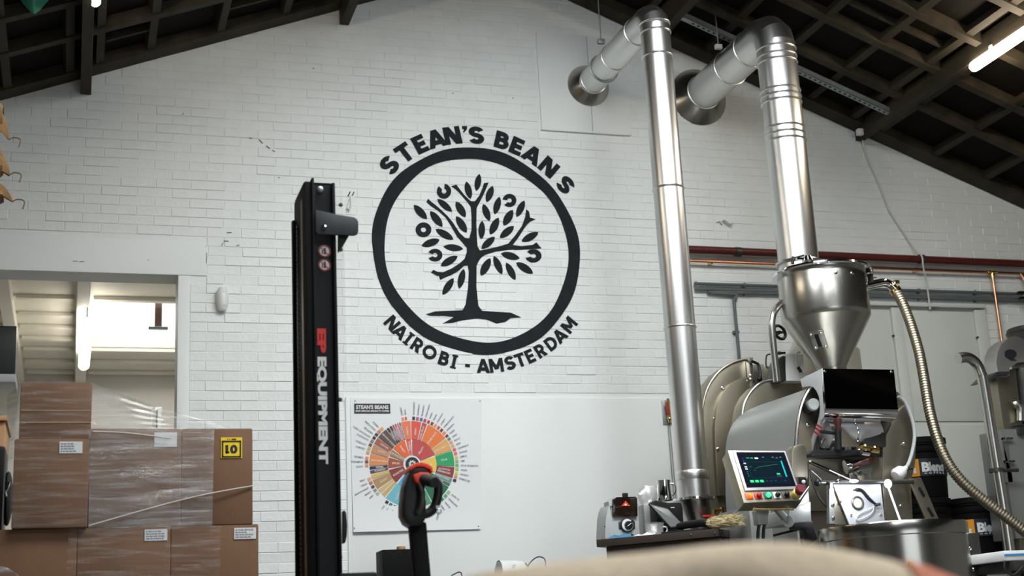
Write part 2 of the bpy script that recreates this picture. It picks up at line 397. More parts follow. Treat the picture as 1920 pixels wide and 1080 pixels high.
# cross battens between the rafters (each one its own piece)
bx_l = [-.90, -.47, -.10, .08, .40, .845, 1.28, 1.62, 1.80, 2.2]; bx_r = [3.45, 3.88, 4.08, 4.40, 4.82, 5.22, 5.57, 5.80, 6.25, 6.68, 7.05, 7.4]
ys = [-.15, -.66, -1.13, -1.6, -2.07, -2.54]
for sd, lst in ((-1, bx_l), (1, bx_r)):
    k = .383 if sd < 0 else .3865
    for x in lst:
        s = abs(x-RX)*sqrt(1+k*k)
        for a, b in zip(ys, ys[1:]):
            mb = MB(); slab(mb, sd, s-.026, s+.026, b+.036, a-(.031 if a < -.2 else .001), .012+random.uniform(-.004, .004), .074)
            mb.build('batten', WOOD, ceiling, False)
# extra thin boards as in the middle of some bays
for sd, x0, x1, y in ((1, 4.86, 5.54, -1.36), (-1, .12, .38, -.42), (-1, .88, 1.25, -.42)):
    s0 = abs(x0-RX)*1.07; s1 = abs(x1-RX)*1.07
    mb = MB(); slab(mb, sd, min(s0, s1), max(s0, s1), y-.012, y+.012, .03, .074); mb.build('batten', WOOD, ceiling, False)
# purlins running out from the wall
for x in (-.005, 1.70, 3.98, 5.70, -2.2, 7.6):
    zt = zroof(x)+.02
    mb = MB(); mb.bb((x-.033, YB+.3, zt-.145 if 0 < x < 5 else (zt-.085 if x > 5 else zt-.140)), (x+.033, -.004, zt+.05))
    mb.build('purlin', WOOD, ceiling, False, bevel=.004)
mb = MB(); mb.bb((RX-.06, YB+.3, RZ-.16), (RX+.06, -.004, RZ+.05)); mb.build('ridge_beam', WOOD, ceiling, False, bevel=.004)

TH = .22; DX0, DX1, DZ = -1.7, .592, 2.848
mb = MB()
def wallpiece(x0, x1, z0, z1=None):
    if z1 is None:
        xs = [x0, x1] if not x0 < RX < x1 else [x0, RX, x1]
        mb.prism([(x0, .0036, z0), (x1, .0036, z0)]+[(x, .0036, zroof(x)+.10) for x in xs[::-1]], (0, TH+.0015, 0))
    else: mb.bb((x0, .0036, z0), (x1, .006+TH, z1))
wallpiece(XL, DX0, 0); wallpiece(DX0, DX1, DZ); wallpiece(DX1, XR, 0)
wall = mb.build('wall_back', WHITE, smooth=False, origin=(RX, .006, 0)); wall['kind'] = 'structure'
def trim(name, a, b, bev=.004, mat=SMOOTH):
    return MB().bb(a, b).build(name, mat, wall, True, bev)
trim('lintel_plaster', (-3.2, -.006, DZ), (.769, .005, 3.076))
trim('jamb_plaster', (DX1, -.004, 0), (.666, .005, DZ-.001))
trim('plaster_board', (1.683, -.012, 0), (5.06, .005, 2.06), .003)
trim('edge_strip', (1.655, -.02, 0), (1.682, .005, 2.06), .003)
trim('hatch_board', (3.112, -.012, 4.012), (3.500, .005, 4.765), .002)
trim('hatch_board', (3.504, -.012, 4.012), (3.80, .005, 4.765), .002)
trim('sill_strip', (3.105, -.022, 4.0), (3.79, .005, 4.011), .002)
# bricks
EXC = [(-3.4, .769, DZ-.02, 3.076), (DX0, .666, -1, DZ), (1.655, 5.08, -1, 2.06), (3.105, 3.80, 4.0, 4.765), (5.08, 6.625, -1, 2.80)]
CH = .0635; BL = .22
variants = []
def brick_geo(mb, x0, x1, z0, z1, ty, tilt):
    e = .0035; g = .0016
    X0, X1, Z0, Z1 = x0+g, x1-g, z0+g, z1-g
    yf = ty; yb = .007
    o = [(X0, yb, Z0), (X1, yb, Z0), (X1, yb, Z1), (X0, yb, Z1)]
    q = [(X0, yf+e*.8, Z0), (X1, yf+e*.8, Z0), (X1, yf+e*.8, Z1), (X0, yf+e*.8, Z1)]
    i = [(X0+e, yf+tilt, Z0+e), (X1-e, yf+tilt, Z0+e), (X1-e, yf-tilt, Z1-e), (X0+e, yf-tilt, Z1-e)]
    fs = [(8, 9, 10, 11)]
    for a in range(4):
        b = (a+1) % 4; fs += [(a, b, b+4, a+4), (a+4, b+4, b+8, a+8)]
    mb.add(o+q+i, fs)
cand = []
for r in range(int(.9/CH), int(5.3/CH)):
    z0 = r*CH; z1 = z0+CH; off = (r % 2)*BL/2+random.uniform(-.008, .008)
    iv = [(-1.05, 8.2)]
    for a, b, c, d in EXC:
        if z0+.01 < d and z1-.01 > c:
            nv = []
            for p, q in iv:
                if b <= p or a >= q: nv.append((p, q)); continue
                if a > p: nv.append((p, a))
                if b < q: nv.append((b, q))
            iv = nv
    for p, q in iv:
        k = math.floor((p-off)/BL)
        x = off+k*BL
        while x < q:
            a = max(x, p); b = min(x+BL, q); x += BL
            if b-a < .03: continue
            xm = (a+b)/2
            if z1 > min(zroof(a), zroof(b))+.06: continue
            cand.append((a, b, z0, z1))
def score(c):
    px, py = pxof(((c[0]+c[1])/2, 0, (c[2]+c[3])/2))
    vis = 0 < px < 1920 and 0 < py < 1080 and not (px < 480 and py > 790) and not (535 < px < 640 and py > 345)
    full = c[1]-c[0] > BL-.001
    return (0 if vis and full else 1, (Vector(((c[0]+c[1])/2, 0, c[2]))-CAM).length)
cand.sort(key=score)
protos = []
for i in range(8):
    mbv = MB(); brick_geo(mbv, 0, BL, 0, CH, random.uniform(-.0025, .0015), random.uniform(-.0012, .0012))
    o = mbv.build('brick', BRICKM, wall, False); protos.append(o)
for o in protos: o.location = (0, 0, 0)
base_off = OFF[wall.name]
used = 0
for a, b, z0, z1 in cand[:300]:
    if used < 8: o = protos[used]
    else:
        o = protos[random.randrange(8)].copy(); o.parent = wall; COL.objects.link(o)
    o.location = (a, 0, z0); used += 1
mbs = MB()
for a, b, z0, z1 in cand[300:]: brick_geo(mbs, a, b, z0, z1, random.uniform(-.0025, .0015), random.uniform(-.0012, .0012))
tag(mbs.build('bricks', BRICKM, wall, False), kind='stuff')
# little scars in the paint
mb = MB()
for px, py, L_, a_ in ((141, 490, .03, 0), (153, 491, .03, 5), (343, 214, .014, 60), (386, 463, .004, 90), (387, 484, .07, 88), (470, 259, .02, -10), (489, 265, .035, -45), (503, 276, .03, -40), (513, 283, .02, -30),
                       (278, 488, .008, 0), (588, 128, .01, -20), (849, 175, .008, 0), (962, 184, .01, 70), (1347, 416, .03, 20), (1360, 414, .03, 10), (1352, 420, .02, -40), (523, 333, .01, 0), (430, 436, .03, 5), (424, 452, .03, 0), (446, 460, .02, 10), (417, 458, .02, 60), (290, 111, .008, 0)):
    p = at(px, py, -.004); mb.box(p, (L_, .008, .004), Matrix.Rotation(radians(-a_), 3, 'Y'))
tag(mb.build('paint_scars', M('grey_scar', (.22, .22, .21), .8, n=.2, ns=30), wall, False), kind='stuff')

fl = MB().bb((XL, YB, -.1), (XR, .006+TH, 0)).build('floor', CONC, smooth=False); fl['kind'] = 'structure'
mb = MB(); mb.bb((XL-.2, YB, 0), (XL, .22, zroof(XL)+.1)); o = mb.build('wall_left', SIDEW, smooth=False); o['kind'] = 'structure'
mb = MB(); mb.bb((XR, YB, 0), (XR+.2, .22, zroof(XR)+.1)); o = mb.build('wall_right', SIDEW, smooth=False); o['kind'] = 'structure'
mb = MB()
mb.prism([(XL, YB, 0), (.3, YB, 0), (.3, YB, zroof(.3)+.1), (XL, YB, zroof(XL)+.1)], (0, -.2, 0))
mb.prism([(4.9, YB, 0), (XR, YB, 0), (XR, YB, zroof(XR)+.1), (4.9, YB, zroof(4.9)+.1)], (0, -.2, 0))
mb.prism([(.3, YB, 3.4), (4.9, YB, 3.4), (4.9, YB, zroof(4.9)+.1), (RX, YB, RZ+.1), (.3, YB, zroof(.3)+.1)], (0, -.2, 0))
mb.bb((.3, YB-.2, 0), (4.9, YB, .6))
o = mb.build('wall_front', SIDEW, smooth=False); o['kind'] = 'structure'
mb = MB()
for x in (.3, 1.83, 3.36, 4.84): mb.bb((x, YB-.1, .6), (x+.06, YB-.04, 3.4))
for z in (.6, 2.0, 3.34): mb.bb((.3, YB-.1, z), (4.9, YB-.04, z+.06))
o = mb.build('window_1', WHITE, smooth=False); o['kind'] = 'structure'

# ------------------------------------------------------------------ room seen through the left doorway
CZ = 3.4; sx0, sx1, sy0, sy1 = .09, 1.3, 2.80, 4.59; fx0, fx1, fy1 = -2.6, 2.6, 5.9
mb = MB()
mb.bb((fx0, .226, CZ), (fx1, sy0, CZ+.08)); mb.bb((fx0, sy1, CZ), (fx1, fy1, CZ+.08))
mb.bb((fx0, sy0, CZ), (sx0, sy1, CZ+.08)); mb.bb((sx1, sy0, CZ), (fx1, sy1, CZ+.08))
far = mb.build('ceiling_far', CREAM, smooth=False); far['kind'] = 'structure'
for y in (.9, 1.5, 2.1, 2.72, 3.3, 3.75, 4.2, 4.66, 5.2, 5.7):
    for a, b in ((fx0, -.62), (-.5, -.05), (.10, 1.05)):
        if a > 0 and 2.75 < y < 4.6: continue
        MB().bb((a, y-.04, CZ-.035), (b, y+.04, CZ-.001)).build('batten', CREAM, far, False, .006)
for x in (-.56, .03, 1.12):
    MB().bb((x-.06, .24, CZ-(.11 if x != .03 else .14)), (x+.04, fy1-.01, CZ-.001)).build('beam', CREAM, far, False, .006)
mb = MB(); mb.bb((fx0, fy1, 0), (fx1, fy1+.1, CZ)); o = mb.build('wall_far', M('far_room_wall', (.60, .58, .54), .6, n=.03, ns=3), smooth=False); o['kind'] = 'structure'
mb = MB(); mb.bb((fx0-.1, .226, 0), (fx0, fy1, CZ)); o = mb.build('wall_far_left', WHITE, smooth=False); o['kind'] = 'structure'
mb = MB(); mb.bb((fx1, .226, 0), (fx1+.1, fy1, CZ)); o = mb.build('wall_far_right', WHITE, smooth=False); o['kind'] = 'structure'
fl2 = MB().bb((fx0, .23, -.1), (fx1, fy1, 0)).build('floor_far', CONC, smooth=False); fl2['kind'] = 'structure'
q = atz(297, 575, CZ-.05); MB().bb((q.x-.03, q.y-.01, CZ-.22), (q.x+.03, q.y+.01, CZ-.001)).build('strap', M('brown_strap', S(120, 96, 88), .6, n=.2, ns=20), far, False)
MB().box((q.x, q.y, CZ-.235), (.16, .05, .02)).build('strap_plate', GALV, far, True, .004)
# white cupboard-like frame standing at the far wall
t = thing('metal_door_frame', 'grey white frame standing in the far room, seen over the wrapped boxes', 'frame', at(298, 790, 3.2).xy.to_3d())
a = at(289, 770, 3.2); b = at(303, 770, 3.2)
MB().bb((a.x-.02, 3.15, 0), (a.x+.03, 3.22, a.z)).build('post', GPLAST, t, False, .004)
MB().bb((b.x-.05, 3.15, 0), (b.x, 3.22, a.z+.02)).build('post', WPLAST, t, False, .004)

# ------------------------------------------------------------------ panelled door on the right
door = MB().bb((5.08, .0, 0), (6.61, .005, 2.79)).build('door_1', DOORP, smooth=False, origin=(5.85, 0, 0)); door['kind'] = 'structure'
def dp(name, x0, x1, z0, z1, y0): MB().bb((x0, y0, z0), (x1, -.0005, z1)).build(name, DOORP, door, True, .005)
for x0, x1 in ((5.085, 5.19), (5.783, 5.862), (6.51, 6.605)): dp('stile', x0, x1, .0, 2.757, -.03)
dp('rail', 5.085, 6.605, 2.765, 2.79, -.05)
dp('panel', 5.2, 5.775, 1.90, 2.742, -.012); dp('panel', 5.87, 6.50, 1.90, 2.742, -.012)
dp('panel', 5.2, 5.775, .15, 1.868, -.022); dp('panel', 5.87, 6.50, .15, 1.868, -.022)
for x in (5.775, 6.507):
    MB().cyl((x, -.012, 2.54), (x, -.03, 2.54), .008, n=8).build('hinge_pin', DSTEEL, door)
MB().lathe([(.012, 0), (.012, .006)], at(1833, 576, -.03), (0, -1, 0), 12).build('bolt_hole', BLKP, door)
p = at(1753, 577, -.02); MB().box(p, (.06, .02, .012)).box(p+Vector((0, -.012, 0)), (.02, .02, .022)).build('catch', GALV, door, True, .003)
# ------------------------------------------------------------------ painted mural
def wp(px, py, y=-.0045): return at(px, py, y)
MC = at(890.5, 470.5, 0); MCx, MCz, MR = 2.598, 3.098, .742
YM = -.0048
mural = thing('wall_mural', 'round black tree mural with curved lettering painted on the white brick wall', 'mural', (MCx, YM, MCz))
mb = MB(); n = 120; vs = []
for i in range(n):
    t = 2*pi*i/n; ro = MR+.004*sin(5*t+1)+.003*sin(11*t); ri = MR-.085+.005*sin(4*t)+.003*sin(9*t+2)
    for r_, y_ in ((ro, YM), (ri, YM), (ri, -.001), (ro, -.001)): vs.append((MCx+r_*cos(t), y_, MCz+r_*sin(t)))
fs = []
for i in range(n):
    j = (i+1) % n
    for k in range(4): fs.append((i*4+k, i*4+(k+1) % 4, j*4+(k+1) % 4, j*4+k))
mb.add(vs, fs); mb.build('ring', INK, mural, False)
def cw(p, y=YM): return wp(640+p[0]/2.0769, 200+p[1]/2.0769, y)
trunk = [(470,797),(484,770),(494,700),(497,640),(492,618),(478,620),(455,640),(430,655),(405,665),(385,675),(380,660),(362,652),(350,645),(358,635),(372,642),(395,645),(430,630),(460,610),(480,592),(489,565),(488,548),(475,533),(453,508),(432,472),(407,433),(374,403),(350,388),(331,371),(338,358),(348,368),(371,386),(397,409),(417,429),(434,450),(460,490),(482,511),(498,513),(507,480),(507,430),(504,390),(494,375),(472,350),(455,330),(443,320),(428,310),(448,303),(462,322),(480,345),(505,368),(520,368),(538,345),(550,315),(556,297),(574,295),(567,312),(555,340),(540,370),(527,395),(526,450),(528,510),(531,545),(540,560),(565,555),(610,545),(650,533),(678,500),(703,465),(716,430),(720,400),(731,408),(735,432),(757,438),(737,447),(724,458),(707,482),(688,512),(668,538),(700,543),(745,538),(760,528),(772,543),(780,551),(750,553),(700,556),(650,558),(600,565),(560,577),(545,588),(535,602),(527,620),(526,700),(534,775),(550,797)]
mb = MB(); mb.prism([cw(p) for p in trunk], (0, .003, 0)); mb.build('trunk', INK, mural, False)
ground = [(330,808),(365,797),(480,792),(550,795),(660,802),(700,820),(660,822),(640,838),(605,845),(570,830),(530,824),(470,832),(430,842),(395,844),(420,830),(440,818),(400,814),(345,813)]
mb = MB(); mb.prism([cw(p, YM-.0004) for p in ground], (0, .003, 0)); mb.build('ground_line', INK, mural, False)
leaves = [(532,295,68,25,80),(495,325,70,26,104),(465,400,72,29,121),(468,458,76,29,123),(403,384,76,25,139),(370,437,78,29,128),(308,410,76,28,133),(402,497,80,28,150),(348,530,74,29,19),(436,549,78,26,173),(420,601,76,29,30),(578,340,68,27,70),(607,385,72,27,75),(565,412,72,27,110),(547,480,72,26,88),(596,465,74,30,64),(650,432,70,31,60),(698,397,70,27,65),(645,488,72,29,40),(572,530,70,28,42),(735,507,74,28,28),(658,581,76,28,165),(562,624,78,31,62),(610,617,79,27,114),(660,641,77,27,118),(714,628,78,29,147),(468,670,80,27,77),(416,700,78,28,57)]
for cx, cy, ln, wd, a in leaves:
    pts = []; a = radians(a); ux, uy = cos(a), -sin(a); K = 9
    for sgn in (1, -1):
        for i in range(K):
            t = (i/K)*2-1 if sgn > 0 else 1-(i/K)*2
            h_ = sgn*wd/2*(max(0, 1-t*t))**.75
            pts.append((cx+ux*t*ln/2-uy*h_, cy+uy*t*ln/2+ux*h_))
    MB().prism([cw(p) for p in pts], (0, .003, 0)).build('leaf', INK, mural, False)
for cx, cy, rx, ry, a0, a1, rot in ((400,329,28,29,137,445,0),(655,365,27,26,-138,172,0),(320,479,31,29,0,357,0),(365,578,29,25,208,515,0),(748,581,32,26,198,500,0)):
    vs = []; K = 18; rot = radians(rot)
    for i in range(K+1):
        t = radians(a0+(a1-a0)*i/K)
        for q, y_ in ((1, YM), (.33, YM), (.33, YM+.003), (1, YM+.003)):
            x = rx*q*cos(t); y = -ry*q*sin(t); c = cw((cx+x*cos(rot)-y*sin(rot), cy+x*sin(rot)+y*cos(rot))); vs.append((c.x, y_, c.z))
    fs = [(i*4+k, i*4+(k+1) % 4, i*4+4+(k+1) % 4, i*4+4+k) for i in range(K) for k in range(4)]+[(0, 1, 2, 3), (K*4+3, K*4+2, K*4+1, K*4)]
    MB().add(vs, fs).build('coffee_bean', INK, mural, False)
def arc_text(s, pxs, r, h, top, bold, name, xs):
    for ch, (px, py) in zip(s, pxs):
        if ch == ' ': continue
        p = at(px, py, 0); t = atan2(p.z-MCz, p.x-MCx); rad = Vector((cos(t), 0, sin(t))); tan = Vector((sin(t), 0, -cos(t)))
        if top: o = Vector((MCx, YM, MCz))+rad*r; ex, ey = tan, rad
        else: o = Vector((MCx, YM, MCz))+rad*(r+h); ex, ey = -tan, -rad
        mb = MB(); put_letter(mb, ch, o, ex, ey, h, bold, xs)
        k = len(mb.v); mb.build(name, INK, mural, False)
TOP = [(727,307),(758,286),(787,270),(817,259),(848,254),(871,240),(893,254),None,(941,265),(968,276),(996,294),(1026,317),(1060,347)]
arc_text("STEAN'S BEANS", [p or (0, 0) for p in TOP], MR+.028, .130, True, .25, 'letter', 1.16)
BOT = [(727,613),(743.5,630),(760,643),(777,656),(801,670),(830,681),(849.5,686),None,(876,690),None,(906,692),(931,689),(957,684),(976,677),(994,669),(1014,659),(1035,646),(1052,632),(1071,613)]
arc_text("NAIROBI - AMSTERDAM", [p or (0, 0) for p in BOT], MR+.030, .094, False, .225, 'letter', 1.04)

# ------------------------------------------------------------------ poster with the flavour wheel
YP = -.016
poster = thing('flavour_wheel_poster', 'white paper poster with a coloured coffee flavour wheel on the wall panel', 'poster', at(780, 990, YP))
c4 = [at(657, 748, YP), at(903, 748, YP), at(901.5, 992, YP-.006), at(663, 997.5, YP-.022)]
mb = MB(); K = 14; vs = []
for i in range(K+1):
    for j in range(K+1):
        u, v = i/K, j/K
        p = c4[0]*(1-u)*(1-v)+c4[1]*u*(1-v)+c4[2]*u*v+c4[3]*(1-u)*v
        p.y = YP-.020*(v**6)*(1-.75*u)-.004*max(0, v-.9)*10*sin(u*5)**2; vs.append(p)
mb.grid(vs, K+1, K+1); mb.build('paper', M('poster_paper', (.80, .82, .84), .55, n=.01, ns=4), poster)
PC = at(773, 870, YP-.003); pr = (at(855, 871, YP).x-at(692.5, 870, YP).x)/2
def pp(a, r, y=-.0015): return Vector((PC.x+pr*r*cos(radians(a)), PC.y+y, PC.z+pr*r*sin(radians(a))))
mb = MB()
def sector(a0, a1, r0, r1, col, y=-.0015):
    if a0 > a1: a0, a1 = a1, a0
    g = .4/max(r0, .2); a0 += g; a1 -= g; r0 += .006; r1 -= .006
    K = max(2, int((a1-a0)/5)); vs = []
    for i in range(K+1):
        a = a0+(a1-a0)*i/K; vs += [pp(a, r0, y), pp(a, r1, y)]
    mb.add(vs, [(2*i, 2*i+1, 2*i+3, 2*i+2) for i in range(K)], S(*col))
R1 = [(90,19,(196,78,76)),(19,-23,(236,198,88)),(-23,-62,(40,150,92)),(-62,-130.4,(74,178,232)),(229.6,191,(140,58,48)),(191,162,(166,82,54)),(162,141.6,(166,122,78)),(141.6,104.7,(236,104,48)),(104.7,90,(230,88,62))]
for a0, a1, c in R1: sector(a0, a1, .2, .56, c)
R2 = [(90,75,(228,86,68)),(75,67,(192,80,62)),(67,36,(236,124,62)),(36,18,(228,168,92)),(18,-4,(42,162,100)),(-4,-20,(146,58,52)),(-20,-27,(116,152,142)),(-27,-32,(60,112,92)),(-32,-64,(34,108,78)),(-64,-96,(90,150,120)),(264,256,(192,128,92)),(256,229,(116,188,202)),(229,222,(204,172,112)),(222,215,(214,184,124)),(215,200,(182,142,96)),(200,193,(218,182,108)),(193,187.5,(92,62,76)),(187.5,182,(44,44,58)),(182,165,(224,140,78)),(165,152,(194,142,108)),(152,142,(168,92,70)),(142,126,(98,76,66)),(126,121.5,(48,44,50)),(121.5,117,(60,54,58)),(117,113.5,(206,66,96)),(113.5,110,(196,90,96)),(110,107,(216,110,120)),(107,104,(114,70,84)),(104,90,(236,126,88))]
for a0, a1, c in R2: sector(a0, a1, .56, .985, c)
cols = [(44,44,60),(206,82,96),(84,90,170),(200,70,90),(188,62,80),(130,60,56),(236,150,110),(216,80,84),(120,52,52),(230,140,90),(150,52,46),(64,160,100),(240,150,120),(210,180,120),(236,90,90),(226,110,100),(236,190,110),(150,190,110),(120,180,100),(170,200,90),(210,220,90),(220,150,90)]
a = 88.5; i = 0
while a > -20:
    sector(a, a-4.2, 1.0, 1.085, cols[i % len(cols)]); a -= 4.9; i += 1
for a0, a1, lst in ((102,94,((238,140,100),(226,100,96))),(196,222,((236,170,120),(190,120,96),(110,60,70),(150,150,150),(170,190,150))),(232,254,((40,44,60),(90,110,120),(40,150,160),(110,140,150))),(257,264,((120,180,160),(216,80,100))),(170,184,((236,140,110),(130,60,66),(226,150,100))),(128,168,((226,170,100),(230,110,90),(60,60,70),(60,56,60),(130,130,130),(120,80,66),(200,170,120),(220,160,90))),(-36,-72,((150,200,140),(90,170,120),(60,150,100),(130,190,150),(236,200,110),(150,200,120)))):
    st = (a1-a0)/len(lst)
    for i, c in enumerate(lst): sector(a0+st*i, a0+st*(i+.86), 1.0, 1.085, c)
mb.build('wheel_print', PRINT, poster, False)
mb = MB(); mb.lathe([(pr*.155, 0), (0, .0006)], pp(0, 0, -.002), (0, -1, 0), 28, False); mb.build('centre_disc', BLKP, poster, False)
mb = MB()
for i in range(9):
    a_ = radians(40*i); p = pp(0, 0, -.0032); mb.box(p+Vector((cos(a_), 0, sin(a_)))*pr*.06, (pr*.05, .0004, pr*.035), Matrix.Rotation(-a_, 3, 'Y'))
mb.box(pp(0, 0, -.0032)-Vector((0, 0, pr*.05)), (pr*.02, .0004, pr*.11))
mb.build('centre_tree', PAPER, poster, False)
wt = MB(); dt = MB()
def rtext(mb, s, a, r, h, align='L'):
    rad = Vector((cos(radians(a)), 0, sin(radians(a)))); 
    if cos(radians(a)) < 0: ex = -rad; al = 'R' if align == 'L' else ('L' if align == 'R' else 'C')
    else: ex = rad; al = align
    ey = Vector((-ex.z, 0, ex.x)); put_text(mb, s, pp(a, r, -.0028)-ey*h/2, ex, ey, h, .02, al)
for s, a, r in (('FRUITY', 55, .38), ('SOUR', -2, .38), ('ROASTED', 210, .38), ('SPICES', 177, .38), ('NUTTY/COCOA', 152, .38), ('SWEET', 123, .4), ('FLORAL', 97, .4), ('OTHER', 250, .38)): rtext(wt, s, a, r, .0125, 'C')
for s, a in (('BERRY', 82.5), ('DRIED FRUIT', 71), ('OTHER FRUIT', 51), ('CITRUS FRUIT', 27), ('SOUR', 7), ('ALCOHOL/', -9.5), ('FERMENTED', -14.5), ('VEGETATIVE', -23.5), ('RAW', -29.5), ('GREEN', -48), ('CHEMICAL', 243), ('BURNT', 208), ('PUNGENT', 190), ('PEPPER', 185), ('BROWN SPICE', 174), ('NUTTY', 158), ('COCOA', 147), ('BROWN SUGAR', 134), ('VANILLA', 124), ('VANILLIN', 119), ('SWEET', 115), ('AROMATICS', 111.5), ('BLACK TEA', 105.5), ('FLORAL', 97)): rtext(wt, s, a, .75, .0115, 'C')
wt.build('pale_lettering', PAPER, poster, False)['kind'] = 'stuff'
outer = 'BLACKBERRY RASPBERRY BLUEBERRY STRAWBERRY RAISIN PRUNE COCONUT CHERRY POMEGRANATE PINEAPPLE GRAPE APPLE PEACH PEAR GRAPEFRUIT ORANGE LEMON LIME'.split()
for i, s in enumerate(outer): rtext(dt, s, 86.4-4.9*i, 1.13, .010)
for s, a in (('SOUR AROMATICS', -2), ('WINEY', -7), ('WHISKEY', -12), ('FERMENTED', -17), ('OLIVE OIL', -38), ('UNDER-RIPE', -44), ('PEAPOD', -50), ('FRESH', -56), ('JASMINE', 100), ('ROSE', 96), ('RUBBER', 234), ('SKUNKY', 239), ('PETROLEUM', 245), ('SALTY', 251), ('MALT', 197), ('GRAIN', 202), ('BROWN ROAST', 207), ('SMOKY', 212), ('ASHY', 217), ('NUTMEG', 172), ('CINNAMON', 177), ('CLOVE', 182), ('DARK CHOCOLATE', 147), ('CHOCOLATE', 151), ('MOLASSES', 142), ('MAPLE SYRUP', 137), ('HAZELNUT', 157), ('ALMOND', 162), ('HONEY', 132)): rtext(dt, s, a, 1.13, .010)
dt.build('small_lettering', INKL, poster, False)['kind'] = 'stuff'
h0 = at(664.5, 775, YP-.004); h1 = at(731.5, 757, YP-.004)
MB().bb((h0.x, h0.y, h0.z), (h1.x, h0.y+.001, h1.z)).build('header_band', BLKP, poster, False)
mb = MB(); hc = (h0+h1)/2; hh = h1.z-h0.z; hw = h1.x-h0.x
put_text(mb, "STEAN'S BEANS", Vector((hc.x, h0.y-.001, h0.z+hh*.46)), (1, 0, 0), (0, 0, 1), hh*.38, .04, width=hw*.9)
put_text(mb, "EAST-AFRICAN SPECIALTY COFFEE", Vector((hc.x, h0.y-.001, h0.z+hh*.16)), (1, 0, 0), (0, 0, 1), hh*.16, .04, width=hw*.92)
mb.build('header_lettering', PAPER, poster, False)
for q in ((666, 752), (900, 752), (665, 990), (897, 987)):
    MB().lathe([(.004, 0), (0, .003)], at(*q, YP-.004 if q[1] < 900 else YP-.024), (0, -1, 0), 8, False).build('pin', DSTEEL, poster)

# ------------------------------------------------------------------ ducts
def duct(name, label, fx, fz, x, y, R, zbot, rings, joints, Lr):
    t = thing(name, label, 'duct', (x, y, zbot), 'stainless exhaust ducts')
    MB().lathe([(R*1.75, 0), (R*1.72, .006), (R*1.02, .085), (R*1.0, .085)], (fx, -.0, fz), (0, -1, 0), 48, False).build('wall_collar', HOPS, t)
    k = 1.08*R; mb = MB()
    path = [Vector((fx, -.0, fz)), Vector((fx, -.25, fz)), Vector((x, y+k+.001, fz))]
    mb.tube(path, R, 40)
    mb.build('horizontal_pipe', DUCT, t)
    # segmented elbow
    mb = MB(); N = 3; prev = None
    el = [Vector((x, y+k+.05, fz))]
    for i in range(N+1):
        a = pi/2*i/N; el.append(Vector((x, y+k-k*sin(a), fz-k+k*cos(a))))
    el.append(Vector((x, y, fz-k-.05)))
    mb.tube(el, R*1.01, 40, False); mb.build('elbow', DUCT, t, True, ang=12)
    mb = MB(); mb.cyl((x, y, fz-k), (x, y, zbot), R, n=48, caps=False); mb.build('vertical_pipe', DUCT, t)
    for z in rings: MB().ring((x, y, z), (0, 0, 1), R*1.005, .007, 48, 8).build('joint_ring', DUCT, t)
    for z in Lr: MB().lathe([(R*1.0, -.028), (R*1.045, -.02), (R*1.045, .02), (R*1.0, .028)], (x, y, z), (0, 0, 1), 48, False).build('sleeve', DUCT, t)
    for yy in joints:
        xx = fx+(x-fx)*(-yy/(-y)); MB().ring((xx, yy, fz), (0, 1, 0), R*1.005, .006, 48, 8).build('joint_ring', DUCT, t)
    return t
D1 = (3.508, -1.2); D2 = (4.372, -1.2)
z_at = lambda px, py, y: at(px, py, y).z
zr1 = [z_at(1227, 34, -1.29), z_at(1229, 51, -1.29), z_at(1232, 96, -1.29), z_at(1254, 345, -1.3), z_at(1278, 608, -1.3)]
d1 = duct('exhaust_duct', 'slimmer stainless exhaust duct rising from the bench and bending into the wall', 3.49, 4.37, D1[0], D1[1], .096, z_at(1300, 940, -1.2), zr1, [-.12, -.52, -.93], [z_at(1301, 888, -1.3)])
zb = z_at(1300, 940, -1.2)
MB().lathe([(.102, 0), (.125, .004), (.125, .018), (.102, .022)], (D1[0], D1[1], zb), (0, 0, 1), 40, False).build('clamp_band', CHROME, d1)
MB().box((D1[0]+.01, D1[1]-.128, zb+.011), (.05, .018, .02)).cyl((D1[0]-.03, D1[1]-.135, zb+.011), (D1[0]+.05, D1[1]-.135, zb+.011), .004, n=8).build('clamp_bolt', DSTEEL, d1)
vs = []; 
for i in range(7):
    u = i/6
    for k in range(36):
        a = 2*pi*k/36; r = .1+(.065-.1)*u; vs.append((D1[0]+.035*u+r*cos(a), D1[1]+r*sin(a), zb-.19*u))
mb = MB(); mb.grid(vs, 7, 36, wrap=True); mb.build('reducer', HOPS, d1)
MB().cyl((D1[0]+.035, D1[1], zb-.19), (D1[0]+.035, D1[1], .0), .065, n=32).build('lower_pipe', HOPS, d1)
zr2 = []
for a, b in ((1458, 78), (1459, 92), (1460, 103), (1468, 157), (1469, 168), (1470, 179), (1474, 228), (1475, 240), (1476, 252)): zr2.append(z_at(a, b, -1.34))
d2 = duct('exhaust_duct', 'wider stainless exhaust duct behind the hopper, bending into the wall below the roof', 4.37, 4.35, D2[0], D2[1], .129, 2.30, zr2, [-.10, -.55, -.86], [])
for d, pxs in ((d1, ((1122, -20), (1127, 78), -.32)), (d2, ((1351, 52), (1347, 88), -.55))):
    a = at(*pxs[0], pxs[2]); b = at(*pxs[1], pxs[2]); a.x = b.x
    a.z = zroof(a.x)-.002 if d is d1 else a.z+.12
    MB().cyl(a, b, .005, n=8).build('hanger_rod', GALV, d)
    MB().box(b, (.05, .03, .035)).build('hanger_clip', WPLAST if d is d2 else GALV, d, True, .003)
mb = MB(); mb.ring((3.495, -.32, 4.37), (0, 1, 0), .104, .006, 40, 8); mb.build('hanger_ring', GALV, d1)

